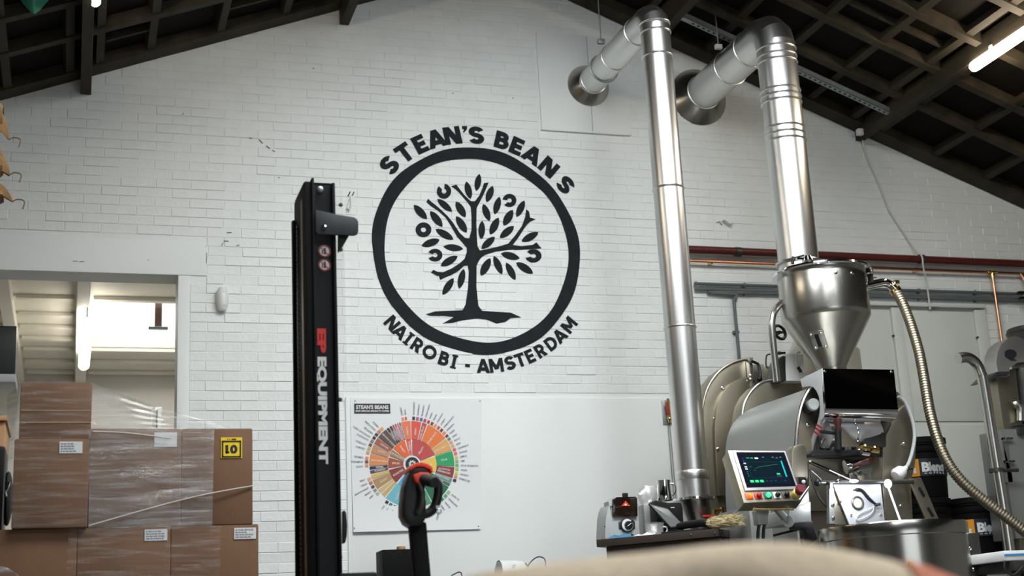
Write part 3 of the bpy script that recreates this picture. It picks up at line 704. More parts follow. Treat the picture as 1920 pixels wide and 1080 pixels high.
# ------------------------------------------------------------------ pipes and conduits on the wall
def wall_run(px0, py0, px1, py1, y): a = at(px0, py0, y); b = at(px1, py1, y); return a, b
a = at(1270, 466, -.07); b = at(1925, 494, -.07); b.z = a.z-.0; z = at(1600, 481, -.07).z
t = thing('heating_pipe', 'dark red heating pipe along the white wall behind the hopper', 'pipe', (5.5, -.07, z))
MB().tube([(a.x, -.07, z+.006), (4.6, -.07, z+.004), (8.2, -.07, z-.01)], .028, 16).build('pipe_run', RPIPE, t)
for px in (1385, 1727):
    c = at(px, 485, -.07); mb = MB(); mb.lathe([(.036, -.02), (.036, .02)], (c.x, -.07, z), (1, 0, 0), 16).cyl((c.x, -.07, z), (c.x, .004, z), .008, n=8); mb.build('pipe_clip', DSTEEL, t)
z2 = at(1600, 501, -.05).z
t = thing('copper_pipe', 'thin copper water pipe with a tee branch, just under the red heating pipe', 'pipe', (5.5, -.05, z2))
MB().tube([(a.x, -.05, z2+.004), (8.2, -.05, z2-.006)], .0125, 10).build('pipe_run', COPPER, t)
c = at(1860, 512, -.05); e = at(1899, 760, -.05)
MB().tube([(c.x, -.05, z2), (c.x, -.05, e.z)], .0115, 10).build('branch_pipe', COPPER, t)
MB().cyl((c.x-.04, -.05, z2), (c.x+.04, -.05, z2), .017, n=10).cyl((c.x, -.05, z2), (c.x, -.05, z2-.045), .017, n=10).build('tee_fitting', BRASS, t)
for px in (1335, 1718): q = at(px, 500, -.05); MB().box((q.x, -.025, z2), (.02, .055, .03)).build('pipe_clip', BRASS, t, True, .003)
q = at(1899, 752, -.06); MB().cyl((c.x, -.05, e.z+.02), (c.x, -.05, e.z-.05), .02, n=10).box((c.x+.01, -.09, e.z-.03), (.05, .04, .02)).build('stop_valve', DSTEEL, t)
q = at(1913, 515, -.05); mb = MB(); mb.tube(smoothpath([(q.x, -.05, z2), (q.x+.015, -.07, z2-.05), (q.x+.02, -.08, z2-.14), (q.x-.02, -.09, z2-.19)]), .013, 10); mb.build('copper_bend', COPPER, t)
MB().box((q.x-.05, -.1, z2-.17), (.07, .03, .02)).box((q.x-.03, -.1, z2-.215), (.09, .035, .02)).build('tap_lever', BLACK, t, True, .004)
for i, (py, x0) in enumerate(((534, 1305), (544, 1303), (553, 1384))):
    yy = -.03; zc = at(1380 if i < 2 else 1400, py if i < 2 else 549, yy).z; x0_ = at(x0, py, yy).x
    t = thing('conduit', ('upper', 'middle', 'lower')[i]+' of the three grey conduits running under the red pipe', 'conduit', (x0_+1.5, yy, zc), None)
    if i < 2: MB().cyl((x0_, yy, zc), (8.2, yy, zc), .0115, n=10).build('tube', CONDUIT, t)
    else:
        dn = at(1388, 690, yy)
        MB().tube(smoothpath([(dn.x, yy, dn.z-.5), (dn.x, yy, zc-.13), (dn.x+.005, yy, zc-.07), (dn.x+.03, yy, zc-.02), (dn.x+.08, yy, zc), (8.2, yy, zc)], 6), .0115, 10).build('tube', CONDUIT, t)
        MB().box((dn.x, -.012, at(1381, 622, yy).z), (.045, .03, .02)).build('saddle_clip', CONDUIT, t, True, .003)
    for px in (1397, 1723, 1828): c = at(px, 540, yy); MB().box((c.x, yy+.012, zc), (.018, .034, .034)).build('saddle_clip', CONDUIT, t, True, .003)
    if i == 0: MB().ball((x0_, yy, zc), .016, 10).build('end_cap', CONDUIT, t)
# ball valve on its plate by the slim duct
t = thing('gas_valve', 'small shut-off valve with a red lever on a grey plate left of the slim duct', 'valve', at(1251, 797, -.02))
p0 = at(1244, 796, -.02); p1 = at(1262, 750, -.02); MB().bb((p0.x, -.02, p0.z), (p1.x+.02, -.012, p1.z)).build('back_plate', GALV, t, True, .002)
v0 = at(1247, 754, -.055); v1 = at(1252, 778, -.055); MB().prism([v0, v0+Vector((.016, 0, 0)), v1+Vector((.02, 0, 0)), v1], (0, .008, 0)).build('lever', RED, t, True, .002)
v = at(1255, 785, -.04); MB().cyl(v+Vector((0, 0, .14)), v-Vector((0, 0, .03)), .011, n=10).ball(v, .018).build('valve_body', BRASS, t)
for dx in (-.006, .008): 
    u = v+Vector((dx, .015, -.03)); MB().cyl(u, (u.x, u.y, .95), .003, n=6).build('thin_tube', GALV, t)
# motion sensor, hooks, bracket
t = thing('motion_sensor', 'white rounded motion sensor on the brick wall right of the doorway', 'sensor', at(417, 584, -.03))
c = at(417, 561, -.03); mb = MB(); vs = []
for i in range(9):
    th = pi*i/8
    for k in range(16):
        a = 2*pi*k/16; sx_ = .042*(sin(th)**.5); vs.append((c.x+sx_*cos(a)*.95, c.y+sx_*1.0*sin(a)+.0, c.z+.08*cos(th)))
mb.grid(vs, 9, 16, wrap=True).build('housing', WPLAST, t)
MB().ball((c.x+.004, c.y-.012, c.z-.042), .03, 14, (.9, .9, .9)).build('lens', M('sensor_lens', (.6, .64, .65), .3, n=.05, ns=9), t)
MB().box((c.x+.004, c.y-.036, c.z+.025), (.006, .004, .035)).build('indicator', DSTEEL, t)
t = thing('wall_hook', 'white hooked bracket on the wall right of the black mast top', 'hook', at(655, 395, -.02))
p = at(656, 368, 0); mb = MB()
for dx in (-.012, .014): mb.cyl((p.x+dx, -.002, p.z), (p.x+dx+.008, -.035, p.z+.02), .004, n=6)
mb.build('prong', DSTEEL, t)
MB().box((p.x, -.012, p.z-.05), (.025, .014, .10), Matrix.Rotation(.35, 3, 'Y')).build('plate', WPLAST, t, True, .003)
MB().tube(smoothpath([(p.x, -.03, p.z-.01), (p.x-.002, -.032, p.z-.09), (p.x-.012, -.034, p.z-.105), (p.x-.02, -.034, p.z-.09)]), .004, 8).build('hook_wire', WPLAST, t)
t = thing('wall_lug', 'little white painted lug sticking out of the wall right of the mural', 'bracket', at(1362, 425, -.02))
p = at(1361, 416, 0); MB().prism([(p.x-.035, 0, p.z+.005), (p.x+.035, 0, p.z+.022), (p.x+.03, 0, p.z-.02), (p.x+.01, 0, p.z-.03)], (0, -.045, 0)).build('lug', SMOOTH, t, True, .004)
# white lamp cable hanging from the purlin to the door
pc = [at(1609, 226, -.02), at(1616, 258, -.03), at(1628, 300, -.02), at(1648, 345, -.02), at(1668, 395, -.02), at(1690, 430, -.02), at(1712, 462, -.03), at(1728, 480, -.105), at(1731, 500, -.11), at(1738, 535, -.05), at(1744, 580, -.04)]
o = MB().tube(smoothpath(pc, 6), .0065, 8).build('hanging_cable', M('white_cable', (.62, .62, .58), .5, n=.05, ns=20)); tag(o, 'white cable drooping from the right roof beam down across the red pipe', 'cable')
c = atx(1612, 248, 5.645); o = MB().box(c, (.045, .04, .05)).box(c+Vector((0, -.02, -.006)), (.03, .012, .03)).build('junction_box', WPLAST, None, True, .004); tag(o, 'tiny white junction box at the wall end of the right roof beam', 'box')
# perforated channel under the rafters
mb = MB(); yc = -.50
u0, u1 = at(1262, 12, yc), None
xa, xb = 4.02, 5.74
dd = slope_dir(1)
s0 = abs(xa-RX)*1.072; s1 = abs(xb-RX)*1.072
t = thing('cable_channel', 'perforated grey metal channel slung under the right roof slope', 'channel', rp(1, (s0+s1)/2, yc, -.04))
slab(mb, 1, s0, s1, yc, yc+.05, -.04, -.036); slab(mb, 1, s0, s1, yc+.046, yc+.05, -.04, -.0); slab(mb, 1, s0, s1, yc, yc+.004, -.04, -.0); mb.build('rail', GALV, t, False)
for i, s in enumerate([s0+.14+k*.042 for k in range(int((s1-s0-.2)/.042))]):
    m2 = MB(); slab(m2, 1, s, s+.02, yc+.016, yc+.034, -.0415, -.0395)
    if i == 0: first = m2.build('slot', BLKP, t, False); s_first = s
    else:
        c = first.copy(); c.parent = t; c.location = dd*(s-s_first); COL.objects.link(c)
    
# tube lamps
LAMP2 = M('far_lamp_diffuser', (1, 1, 1), .4, emit=(1, .93, .82), es=11)
def tube_lamp(label, p0, dirv, L_, r, mat=LAMP):
    t = thing('tube_lamp', label, 'lamp', p0, 'white tube lamps'); p0 = Vector(p0); d = Vector(dirv).normalized(); p1 = p0+d*L_
    prof = [(r*.55, 0), (r*.85, r*.25), (r, r*.7), (r, L_-r*.7), (r*.85, L_-r*.25), (r*.55, L_)]
    MB().lathe(prof, p0, d, 20).build('diffuser', mat, t)
    up = Vector((0, 0, 1)); mid = (p0+p1)/2
    mb = MB()
    for q in (p0+d*L_*.18, p0+d*L_*.82): mb.box(q+up*(r+.012), (.03, .03, .03))
    mb.build('mounting_clip', WPLAST, t, True, .003)
    return t
a = at(1816, 131, -1.35); tube_lamp('bright tube lamp beside the right roof beam', (5.672, -1.49, 4.043), (0, -1, 0), 1.25, .036)
b = atz(178, 6, 4.07); tube_lamp('lit tube lamp whose round end shows beside the left roof beam', (b.x, b.y, 4.07), (0, -1, 0), 1.25, .032)
c0 = atz(157, 686, 3.14); c1 = atz(163, 604, 3.14)
t = tube_lamp('bright tube lamp hanging in the room beyond the doorway', (c0.x, c0.y, 3.14), (c1.x-c0.x, c1.y-c0.y, 0), (c1-c0).length, .048, LAMP2)
q = c1; MB().tube(smoothpath([q+Vector((0, .03, .04)), q+Vector((.0, .0, .12)), q+Vector((.012, -.02, .22))]), .006, 6).build('suspension_wire', DSTEEL, t)
# ------------------------------------------------------------------ pallet of wrapped boxes
YBX = -2.6
BXD = .42
floor0 = None
def px_box(x0, y0, x1, y1, y): a = at(x0, y1, y); b = at(x1, y0, y); return a, b
rows = {}
r2 = at(300, 987, YBX).z; r1 = at(320, 804, YBX).z
hrow = r1-r2
zb_ = r2-hrow
def carton(label, x0, x1, z0, z1, y=YBX, depth=BXD, tape=True):
    t = thing('cardboard_box', label, 'box', ((x0+x1)/2, y+depth/2, z0), 'cardboard boxes wrapped on the pallet')
    g = .0004
    mb = MB(); mb.bb((x0+g, y, z0+g), (x1-g, y+depth, z1-g)); mb.build('body', CARD, t, True, .006)
    xm = (x0+x1)/2
    MB().bb((x0+g+.004, y+.006, z1-g-.0005), (xm-.002, y+depth-.006, z1-g+.0016)).build('flap', CARD, t, False)
    MB().bb((xm+.002, y+.006, z1-g-.0005), (x1-g-.004, y+depth-.006, z1-g+.0016)).build('flap', CARD, t, False)
    return t
def paper(t, px0, py0, px1, py1, y, rot=0, name='shipping_label', mat=PAPER):
    a = at(px0, py1, y-.002); b = at(px1, py0, y-.002)
    MB().bb((a.x, y-.0028, a.z), (b.x, y+.002, b.z)).build(name, mat, t, False)
    return a, b
def label_lines(t, a, b, y, n=4):
    mb = MB(); h = b.z-a.z; w_ = b.x-a.x
    for i in range(n):
        zz = b.z-h*(.18+.64*i/(n-1)); ww = w_*random.uniform(.45, .85); x = a.x+w_*.06
        while x < a.x+ww:
            l = random.uniform(.006, .016); mb.bb((x, y-.0036, zz-.0025), (min(x+l, a.x+ww+.01), y-.0026, zz+.0025)); x += l+.003
    mb.build('label_print', INKL, t, False)
X = lambda px, py=880, y=YBX: at(px, py, y).x
Z = lambda py, px=200, y=YBX: at(px, py, y).z
xE0 = X(-70, 1040); xE1 = X(144, 1040); xF1 = X(320, 1040); xG1 = X(485, 1030)
bx = {}
bx['E'] = carton('cardboard box at the left of the lowest visible row, partly out of frame', xE0, xE1, zb_, r2)
bx['F'] = carton('middle cardboard box of the lowest visible row under the film', xE1, xF1, zb_, r2)
bx['G'] = carton('right end cardboard box of the lowest visible row, white label at its corner', xF1, xG1, zb_, r2)
xB0 = X(24, 900, YBX-.03); xB1 = X(166, 900, YBX-.03); xC1 = X(340, 900); xD1 = X(474, 900)
zBt = Z(823, 100, YBX-.03); zAt = Z(717, 100)
bx['B'] = carton('plain cardboard box with a white label, below the tall top box at left', xB0, xB1, r2+.001, zBt, YBX-.03)
bx['C'] = carton('cardboard box behind cloudy stretch film in the middle of the upper row', xB1+.002, xC1, r2+.001, r1)
bx['D'] = carton('cardboard box with the yellow number 10 label at the right end', xC1, xD1, r2+.001, r1)
xA0 = X(37, 770); xA1 = X(172, 770)
bx['A'] = carton('topmost cardboard box standing on the left of the wrapped stack', xA0, xA1, zBt+.001, zAt)
for k, nm in (('leftmost', 'H'), ('middle', 'I'), ('right end', 'J')):
    x0, x1 = {'H': (xE0, xE1), 'I': (xE1, xF1), 'J': (xF1, xG1)}[nm]
    bx[nm] = carton({'H': 'left', 'I': 'middle', 'J': 'right'}[nm]+' cardboard box of the bottom row, standing on the wooden pallet', x0, x1, .145, zb_-.001)
# score line and tape on the top box
za = Z(769, 100); MB().bb((xA0+.006, YBX-.002, za-.004), (xA1-.006, YBX+.002, za+.001)).build('flap_edge', TAPE, bx['A'], False)
za = Z(792, 100); MB().bb((xA0+.004, YBX-.0025, za-.003), (xA1-.004, YBX+.002, za+.003)).build('tape', TAPE, bx['A'], False)
for k, q in (('B', (111, 828, 155, 850)), ('F', (271, 992, 314, 1014)), ('G', (439, 989, 480, 1011))):
    yy = YBX-.03 if k == 'B' else YBX
    a, b = paper(bx[k], *q, yy); label_lines(bx[k], a, b, yy)
a, b = paper(bx['C'], 289, 811, 332, 838, YBX)
# yellow 10 sticker
a, b = paper(bx['D'], 414, 820, 454, 859, YBX, name='number_sticker', mat=YELL)
w_ = b.x-a.x; h_ = b.z-a.z; yy = YBX-.004
mb = MB()
xo, zo, f = a.x+w_*.05, a.z+h_*.03, .09
x1_, z1_ = a.x+w_*.95, a.z+h_*.84
for p, q in (((xo, zo), (x1_, zo+h_*.07)), ((xo, z1_-h_*.07), (x1_, z1_)), ((xo, zo), (xo+w_*.07, z1_)), ((x1_-w_*.07, zo), (x1_, z1_))): mb.bb((p[0], yy, p[1]), (q[0], yy+.001, q[1]))
put_text(mb, '10', Vector(((a.x+b.x)/2, yy, a.z+h_*.25)), (1, 0, 0), (0, 0, 1), h_*.38, .05, width=w_*.56)
mb.box(Vector((a.x+w_*.255, yy+.0005, a.z+h_*.57)), (w_*.10, .001, h_*.07), Matrix.Rotation(-.5, 3, 'Y'))
mb.bb((a.x+w_*.22, yy, a.z+h_*.25), (a.x+w_*.40, yy+.001, a.z+h_*.31))
for u0_, u1_ in ((.30, .34), (.40, .43), (.50, .72)): mb.bb((a.x+w_*u0_, yy, a.z+h_*.885), (a.x+w_*u1_, yy+.001, a.z+h_*.94))
mb.build('sticker_print', BLKP, bx['D'], False)
# pallet
t = thing('wooden_pallet', 'wooden pallet under the wrapped cardboard boxes', 'pallet', ((xE0+xG1)/2, YBX+.3, 0))
for y in (YBX+.05, YBX+.21, YBX+.37, YBX+.53): MB().bb((xE0-.03, y-.06, .122), (xG1+.03, y+.06, .144)).build('deck_board', WOODL, t, True, .003)
for x in (xE0+.05, (xE0+xG1)/2, xG1-.05):
    MB().bb((x-.05, YBX, .022), (x+.05, YBX+.58, .121)).build('bearer', WOODL, t, True, .003)
    MB().bb((x-.05, YBX, 0), (x+.05, YBX+.58, .0215)).build('bottom_board', WOODL, t, True, .003)
# stretch film
film = thing('stretch_film', 'clear stretch film wrapped round the cardboard stack, stretched taut to the top box', 'plastic film', (.2, YBX-.02, r2))
def sheet(name, c4, mat, nu=24, nv=12, amp=.004, sag=0, off=0):
    c4 = [Vector(c) for c in c4]; vs = []
    for i in range(nu+1):
        for j in range(nv+1):
            u, v = i/nu, j/nv
            p = c4[0]*(1-u)*(1-v)+c4[1]*u*(1-v)+c4[2]*u*v+c4[3]*(1-u)*v
            e = min(1, 8*min(u, 1-u, v, 1-v)+.25)
            p = p+Vector((0, -amp*e*(sin(23*v+5*u+off)+.6*sin(41*v-3*u)+.5*sin(11*u+17*v)), 0)); p.z -= sag*4*u*(1-u)*(1-v); vs.append(p)
    MB().grid(vs, nu+1, nv+1).build(name, mat, film)
yf = YBX-.014
sheet('front_sheet', [at(166, 806, yf), at(402, 803, yf), at(398, 985, yf), at(166, 990, yf)], FILM2, 30, 16)
sheet('lower_sheet', [at(130, 988, yf), at(415, 986, yf), at(410, 1130, yf), at(120, 1130, yf)], FILM, 24, 12, off=2)
sheet('upper_sheet', [at(36, 716, yf), at(172, 715, yf), at(172, 822, yf), at(24, 822, yf-.02)], FILM, 20, 10, .003, off=1)
sheet('left_sheet', [at(20, 822, yf-.034), at(168, 822, yf-.034), at(168, 990, yf-.034), at(20, 990, yf-.034)], FILM, 20, 10, .003, off=4)
# taut triangle from the top box down to the right box
A_ = at(172, 718, YBX+.02); B_ = at(440, 803, YBX+.02); C_ = at(172, 806, YBX+.02)
vs = []; nu, nv = 28, 10
for i in range(nu+1):
    for j in range(nv+1):
        u, v = i/nu, j/nv; topp = A_.lerp(B_, u); bot = C_.lerp(B_+Vector((0, 0, -.004)), u); p = topp.lerp(bot, v)
        p.y -= .004*sin(30*v+6*u)*(1-u); p.z += .012*sin(pi*u)*(1-v)*-1; vs.append(p)
MB().grid(vs, nu+1, nv+1).build('taut_sheet', FILM2, film)
vs2 = []
for i in range(nu+1):
    for j in range(9):
        u, v = i/nu, j/8; p = A_.lerp(B_, u); vs2.append(p+Vector((0, .4*v, -.012*sin(pi*u)-.002*sin(9*u+7*v))))
MB().grid(vs2, nu+1, 9).build('sloping_sheet', FILM, film)
c = smoothpath([at(166, 986, yf-.006), at(250, 962, yf-.006), at(330, 940, yf-.006), at(400, 924, yf-.006), at(474, 911, YBX-.006)], 5)
MB().tube(c, .003, 6).build('twisted_strand', M('film_strand', (.55, .52, .48), .3, n=.1, ns=30), film)
c = smoothpath([at(174, 809, yf-.006), at(240, 812, yf-.004), at(320, 822, yf-.003)], 5)
MB().tube(c, .003, 6).build('twisted_strand', MATS['film_strand'], film)
mb = MB(); vs = []   # crumpled cap on the top box
for i in range(21):
    for j in range(13):
        u, v = i/20, j/12; x = xA0+(xA1-xA0)*u; y = YBX+BXD*v
        e = (sin(pi*min(1, max(0, u))))**.6*(sin(pi*(.1+.8*v)))**.5
        vs.append((x, y, zAt+.004+.026*e*(.6+.4*sin(9*u+5*v)+.25*sin(21*u-9*v))))
MB().grid(vs, 21, 13).build('crumpled_cap', FILM2, film)
mb = MB(); vs = []
c0 = at(-5, 1075, YBX-.12)
for i in range(15):
    for j in range(15):
        u, v = i/14, j/14; th = pi*v; r = .12*(1+.25*sin(7*u+5*v)+.15*sin(15*u*v))
        vs.append(c0+Vector((-.12+.24*u+r*.3*cos(th), -.10*sin(th)*(1-.3*u), -.10+r*(sin(pi*u)**.7)*.95*sin(.3+th*.8))))
MB().grid(vs, 15, 15).build('crumpled_tail', FILM2, film)
l0 = [at(14, 742, YBX+.1), at(36, 722, YBX+.02), at(24, 860, YBX+.02), at(10, 868, YBX+.1)]
sheet('left_flank', l0, FILM2, 6, 12, .006)

# ------------------------------------------------------------------ things at the left edge
sh = at(30, 722, .45); st = at(30, 707, .45)
t = thing('wall_shelf', 'grey shelf board at the left edge, seen through the doorway', 'shelf', (sh.x-.6, .6, sh.z))
MB().bb((sh.x-1.1, .35, sh.z), (sh.x, .75, st.z)).build('board', GPLAST, t, True, .004)
for x in (sh.x-.95, sh.x-.5): MB().bb((x, .40, 0), (x+.04, .70, sh.z-.001)).build('upright', GPLAST, t, True, .004)
m0 = at(28, 706, .5); m1 = at(29, 611, .5)
t = thing('monitor', 'black flat screen standing on the grey shelf at the left edge', 'monitor', (m0.x-.5, .52, st.z+.001))
MB().bb((m0.x-.9, .50, st.z+.03), (m0.x, .54, m1.z)).build('screen', BLACK, t, True, .006)
MB().bb((m0.x-.6, .45, st.z+.001), (m0.x-.2, .62, st.z+.012)).bb((m0.x-.45, .54, st.z+.01), (m0.x-.35, .56, st.z+.2)).build('stand', BLACK, t, True, .003)
w0 = at(8, 830, -1.6)
t = thing('wooden_cabinet', 'pale wooden cabinet at the left edge behind the wrapped boxes', 'cabinet', (w0.x-.3, -1.4, 0))
zt = at(10, 790, -1.6).z
MB().bb((w0.x-.6, -1.6, 0), (w0.x, -1.1, zt)).build('carcass', WOODL, t, True, .004)
MB().bb((w0.x-.62, -1.62, zt+.001), (w0.x+.01, -1.08, zt+.025)).build('top_board', WOODL, t, True, .004)
b0 = at(12, 920, -1.95)
t = thing('black_crate', 'black upright case at the left edge beside the cardboard boxes', 'case', (b0.x-.2, -1.9, 0))
zt = at(6, 835, -1.95).z
MB().bb((b0.x-.45, -1.95, 0), (b0.x-.01, -1.68, zt)).build('shell', BLACK, t, True, .02)
MB().ball((b0.x+.0, -1.80, at(10, 935, -1.8).z), .10, 16, (.25, .8, 1.3)).build('side_bulge', RUBBER, t)
MB().tube(smoothpath([at(17, 905, -2.0), at(14, 915, -2.02), at(10, 922, -2.02), at(11, 930, -2.0)]), .006, 8).build('clasp', CHROME, t)
# old jute sacks lying in a pile, corners drooping into view
zs = []
yj = -2.4
t_pl = at(0, 380, yj)
sacks = ((160, 262, 17, 'top'), (268, 328, 18, 'middle'), (345, 378, 24, 'lowest'))
rack_z = at(0, 378, yj).z-.02
t = thing('storage_rack', 'tall steel rack just outside the left edge carrying old jute sacks', 'rack', (-.95, yj+.1, 0))
MB().bb((-1.35, yj-.15, rack_z-.03), (at(-6, 380, yj).x, yj+.35, rack_z)).build('shelf_board', DSTEEL, t, True, .004)
for x, y in ((-1.33, yj-.13), (-1.33, yj+.31), (-.60, yj-.13), (-.60, yj+.31)): MB().bb((x-.02, y-.02, 0), (x+.02, y+.02, rack_z-.031)).build('upright', DSTEEL, t, False)
prevz = rack_z+.001
for py0, py1, pxr, nm in sacks[::-1]:
    z1 = at(0, py0+4, yj).z; z0 = prevz; tip = at(pxr, py1, yj); edge = at(6, (py0+py1)/2, yj)
    t = thing('jute_sack', nm+' of the three brown jute sack corners drooping at the left edge', 'sack', (-.75, yj, z0), 'jute sacks drooping at the left edge')
    vs = []; nu, nv = 22, 18; h = z1-z0-.002
    for i in range(nu+1):
        u = i/nu
        for k in range(nv):
            a = 2*pi*k/nv; x = -1.05+(edge.x+.0+1.05)*u
            prof = (min(1, 6*u)*min(1, 5*(1-u)+.12))**.5
            fold = 1+.13*sin(5*a+9*u)*prof
            y = yj+.02+.17*cos(a)*prof*fold; z = z0+h*.5+h*.5*sin(a)*prof*(1+.1*sin(4*a+20*u))
            vs.append((x, y, max(z0+.001, z)))
    mb = MB(); mb.grid(vs, nu+1, nv, wrap=True); mb.build('cloth', JUTED, t)
    base = Vector((edge.x-.06, yj, z0+h*.55)); vs = []
    for i in range(13):
        u = i/12; c = base.lerp(tip, u); c.z += .03*sin(pi*u); r = .085*(1-u)**.75*min(1, h/.16)+.003
        for k in range(12):
            a = 2*pi*k/12; f = 1+.25*sin(3*a+5*u); vs.append(c+Vector((r*.45*cos(a)*f, r*cos(a)*f*.5, r*sin(a)*f)))
    mb = MB(); mb.grid(vs, 13, 12, wrap=True); mb.build('drooping_corner', JUTED, t)
    mb = MB(); mb.tube(smoothpath([tip, tip+Vector((.02, 0, .012)), tip+Vector((.05, -.01, .0)), tip+Vector((.045, -.02, -.04))]), .0028, 6); mb.build('loose_thread', JUTED, t)
    prevz = z1+.001
# green bag hanging from the roof
tip = at(64, 27, -1.2)
t = thing('green_bag', 'hanging green plastic bag tip under the left roof slope', 'bag', tip)
vs = []; nu, nv = 14, 20; ctr = at(60, -30, -1.2)
for i in range(nu+1):
    u = i/nu
    for k in range(nv):
        a = 2*pi*k/nv; r = .155*(u**.8)*(1+.18*sin(3*a+.6)+.08*sin(7*a+4*u)); c = tip.lerp(Vector((ctr.x, ctr.y, tip.z+.26)), u)
        if u > .8: r *= 1-(u-.8)*3.4
        vs.append(c+Vector((r*cos(a), r*.5*sin(a), .02*sin(2*a)*u)))
MB().grid(vs, nu+1, nv, wrap=True).build('bag_skin', GREENB, t)
MB().cyl((ctr.x, ctr.y, tip.z+.255), (ctr.x, ctr.y, zroof(ctr.x)+.05), .004, n=6).build('string', WPLAST, t)

# ------------------------------------------------------------------ pallet stacker with single mast
YS = -3.8
st = thing('pallet_stacker', 'black pallet stacker with a tall lettered mast and an orange tiller head', 'stacker', (at(600, 1000, YS).x, YS, 0))
zt = at(600, 341, YS).z
x0 = at(576, 700, YS).x; xa = at(590.5, 700, YS).x; xb = at(629, 700, YS).x; x1 = at(635, 700, YS).x
dep = .27
zlow = .12
MB().bb((x0, YS, zlow), (xa, YS+dep, zt)).build('mast_rail', MATTE, st, True, .004)
MB().bb((xb, YS, zlow), (x1, YS+.10, zt)).build('mast_rail', MATTE, st, True, .003)
MB().bb((xa-.001, YS+.02, zlow), (xb+.001, YS+.10, zt-.004)).build('mast_web', SLATE, st, False)
MB().bb((xa-.004, YS-.012, zlow), (xa+.006, YS+.03, zt+.012)).build('front_lip', MATTE, st, True, .003)
MB().bb((x0-.0015, YS+.06, zlow), (x0+.002, YS+.10, zt-.05)).build('roller_track', M('dull_brass', (.28, .22, .10), .45, .8, n=.2, ns=9), st, False)
# chain on the left face
lk = MB(); lk.box((x0-.006, YS+.17, 0), (.006, .014, .012)); 
ch0 = None; zc = .45
while zc < zt-.12:
    if ch0 is None:
        m_ = MB(); m_.box((x0-.004, YS+.17, zc), (.006, .016, .012)); ch0 = m_.build('chain_link', DSTEEL, st, False); z00 = zc
    else:
        c = ch0.copy(); c.parent = st; c.location = (0, 0, zc-z00); COL.objects.link(c)
    zc += .019
MB().bb((x0-.012, YS+dep-.03, zlow), (x0, YS+dep, zt-.08)).build('side_flange', MATTE, st, True, .002)
MB().bb((x0, YS+.02, zt-.002), (x1, YS+dep-.02, zt+.004)).build('top_cap', MATTE, st, True, .002)
q = at(600, 356, YS+.015); MB().lathe([(.012, 0), (.012, .008), (.006, .012), (0, .012)], q, (0, -1, 0), 14, False).build('bolt', GREYS, st)
# bracket plate
SLB = M('slate_bracket', (.016, .021, .028), .5, n=.1, ns=6, bump=.03, bs=60)
br = [(592, 393), (632, 402), (664, 407), (669, 410), (672, 416), (672, 434), (670, 439), (664, 441), (596, 439), (592, 435)]
MB().prism(quad(br, YS-.022), (0, .012, 0)).build('top_bracket', SLB, st, True, .002)
MB().prism(quad([(634, 440), (655, 441), (640, 467), (634, 474)], YS-.006), (0, .012, 0)).build('bracket_gusset', SLATE, st, True, .002)
q = at(607, 427, YS-.022); MB().lathe([(.011, 0), (.010, .006), (0, .008)], q, (0, -1, 0), 12, False).prism([q+Vector((-.008, -.009, -.012)), q+Vector((.008, -.009, -.012)), q+Vector((0, -.009, .016))], (0, .003, 0)).build('hook_bolt', CHROME, st)
# clear guard panel
g0 = at(637, 1100, YS+.02); g1 = at(651, 357, YS+.02)
MB().bb((x1+.002, YS+.03, zlow+.2), (at(650, 700, YS+.03).x, YS+.036, g1.z)).build('clear_guard', ACRYL, st, False)
screws(st, [at(639, 384, YS+.026), at(639, 468, YS+.026), at(638, 749, YS+.026), at(638, 1045, YS+.026)], .008, DSTEEL, name='guard_screw')
# stickers
for cy in (471, 497):
    c = at(608.5, cy, YS+.0185); R_ = .024
    MB().lathe([(R_, 0), (0, .0008)], c, (0, -1, 0), 24, False).build('warning_sticker', PAPER, st, False)
    mb = MB(); mb.ring(c+Vector((0, -.001, 0)), (0, 1, 0), R_*.88, .0022, 24, 4); mb.box(c+Vector((0, -.0015, 0)), (R_*1.8, .001, .003), Matrix.Rotation(radians(45), 3, 'Y')); mb.build('sticker_ring', RED, st, False)
    mb = MB(); mb.box(c+Vector((.001, -.0012, -.003)), (.008, .0006, .018)).ball(c+Vector((.001, -.0012, .010)), .004, 8, (1, .1, 1)).box(c+Vector((-.008, -.0012, -.004)), (.004, .0006, .016)); mb.build('sticker_figure', BLKP, st, False)
# lettering reading downwards
cx = at(606.3, 700, YS).x; ln_h = (at(617, 700, YS).x-at(596, 700, YS).x)*.74
def vword(s, py0, py1, mat, nm, bold):
    za = at(607, py0, YS+.018).z; zb2 = at(607, py1, YS+.018).z
    mb = MB(); put_text(mb, s, Vector((cx-ln_h/2, YS+.0185, (za+zb2)/2)), (0, 0, -1), (1, 0, 0), ln_h, bold, 'C', width=za-zb2)
    mb.build(nm, mat, st, False)
vword('EP', 616, 662, M('sticker_red', S(214, 42, 38), .5, n=.05, ns=20), 'red_lettering', .06)
vword('EQUIPMENT', 669, 870, WPLAST, 'white_lettering', .055)
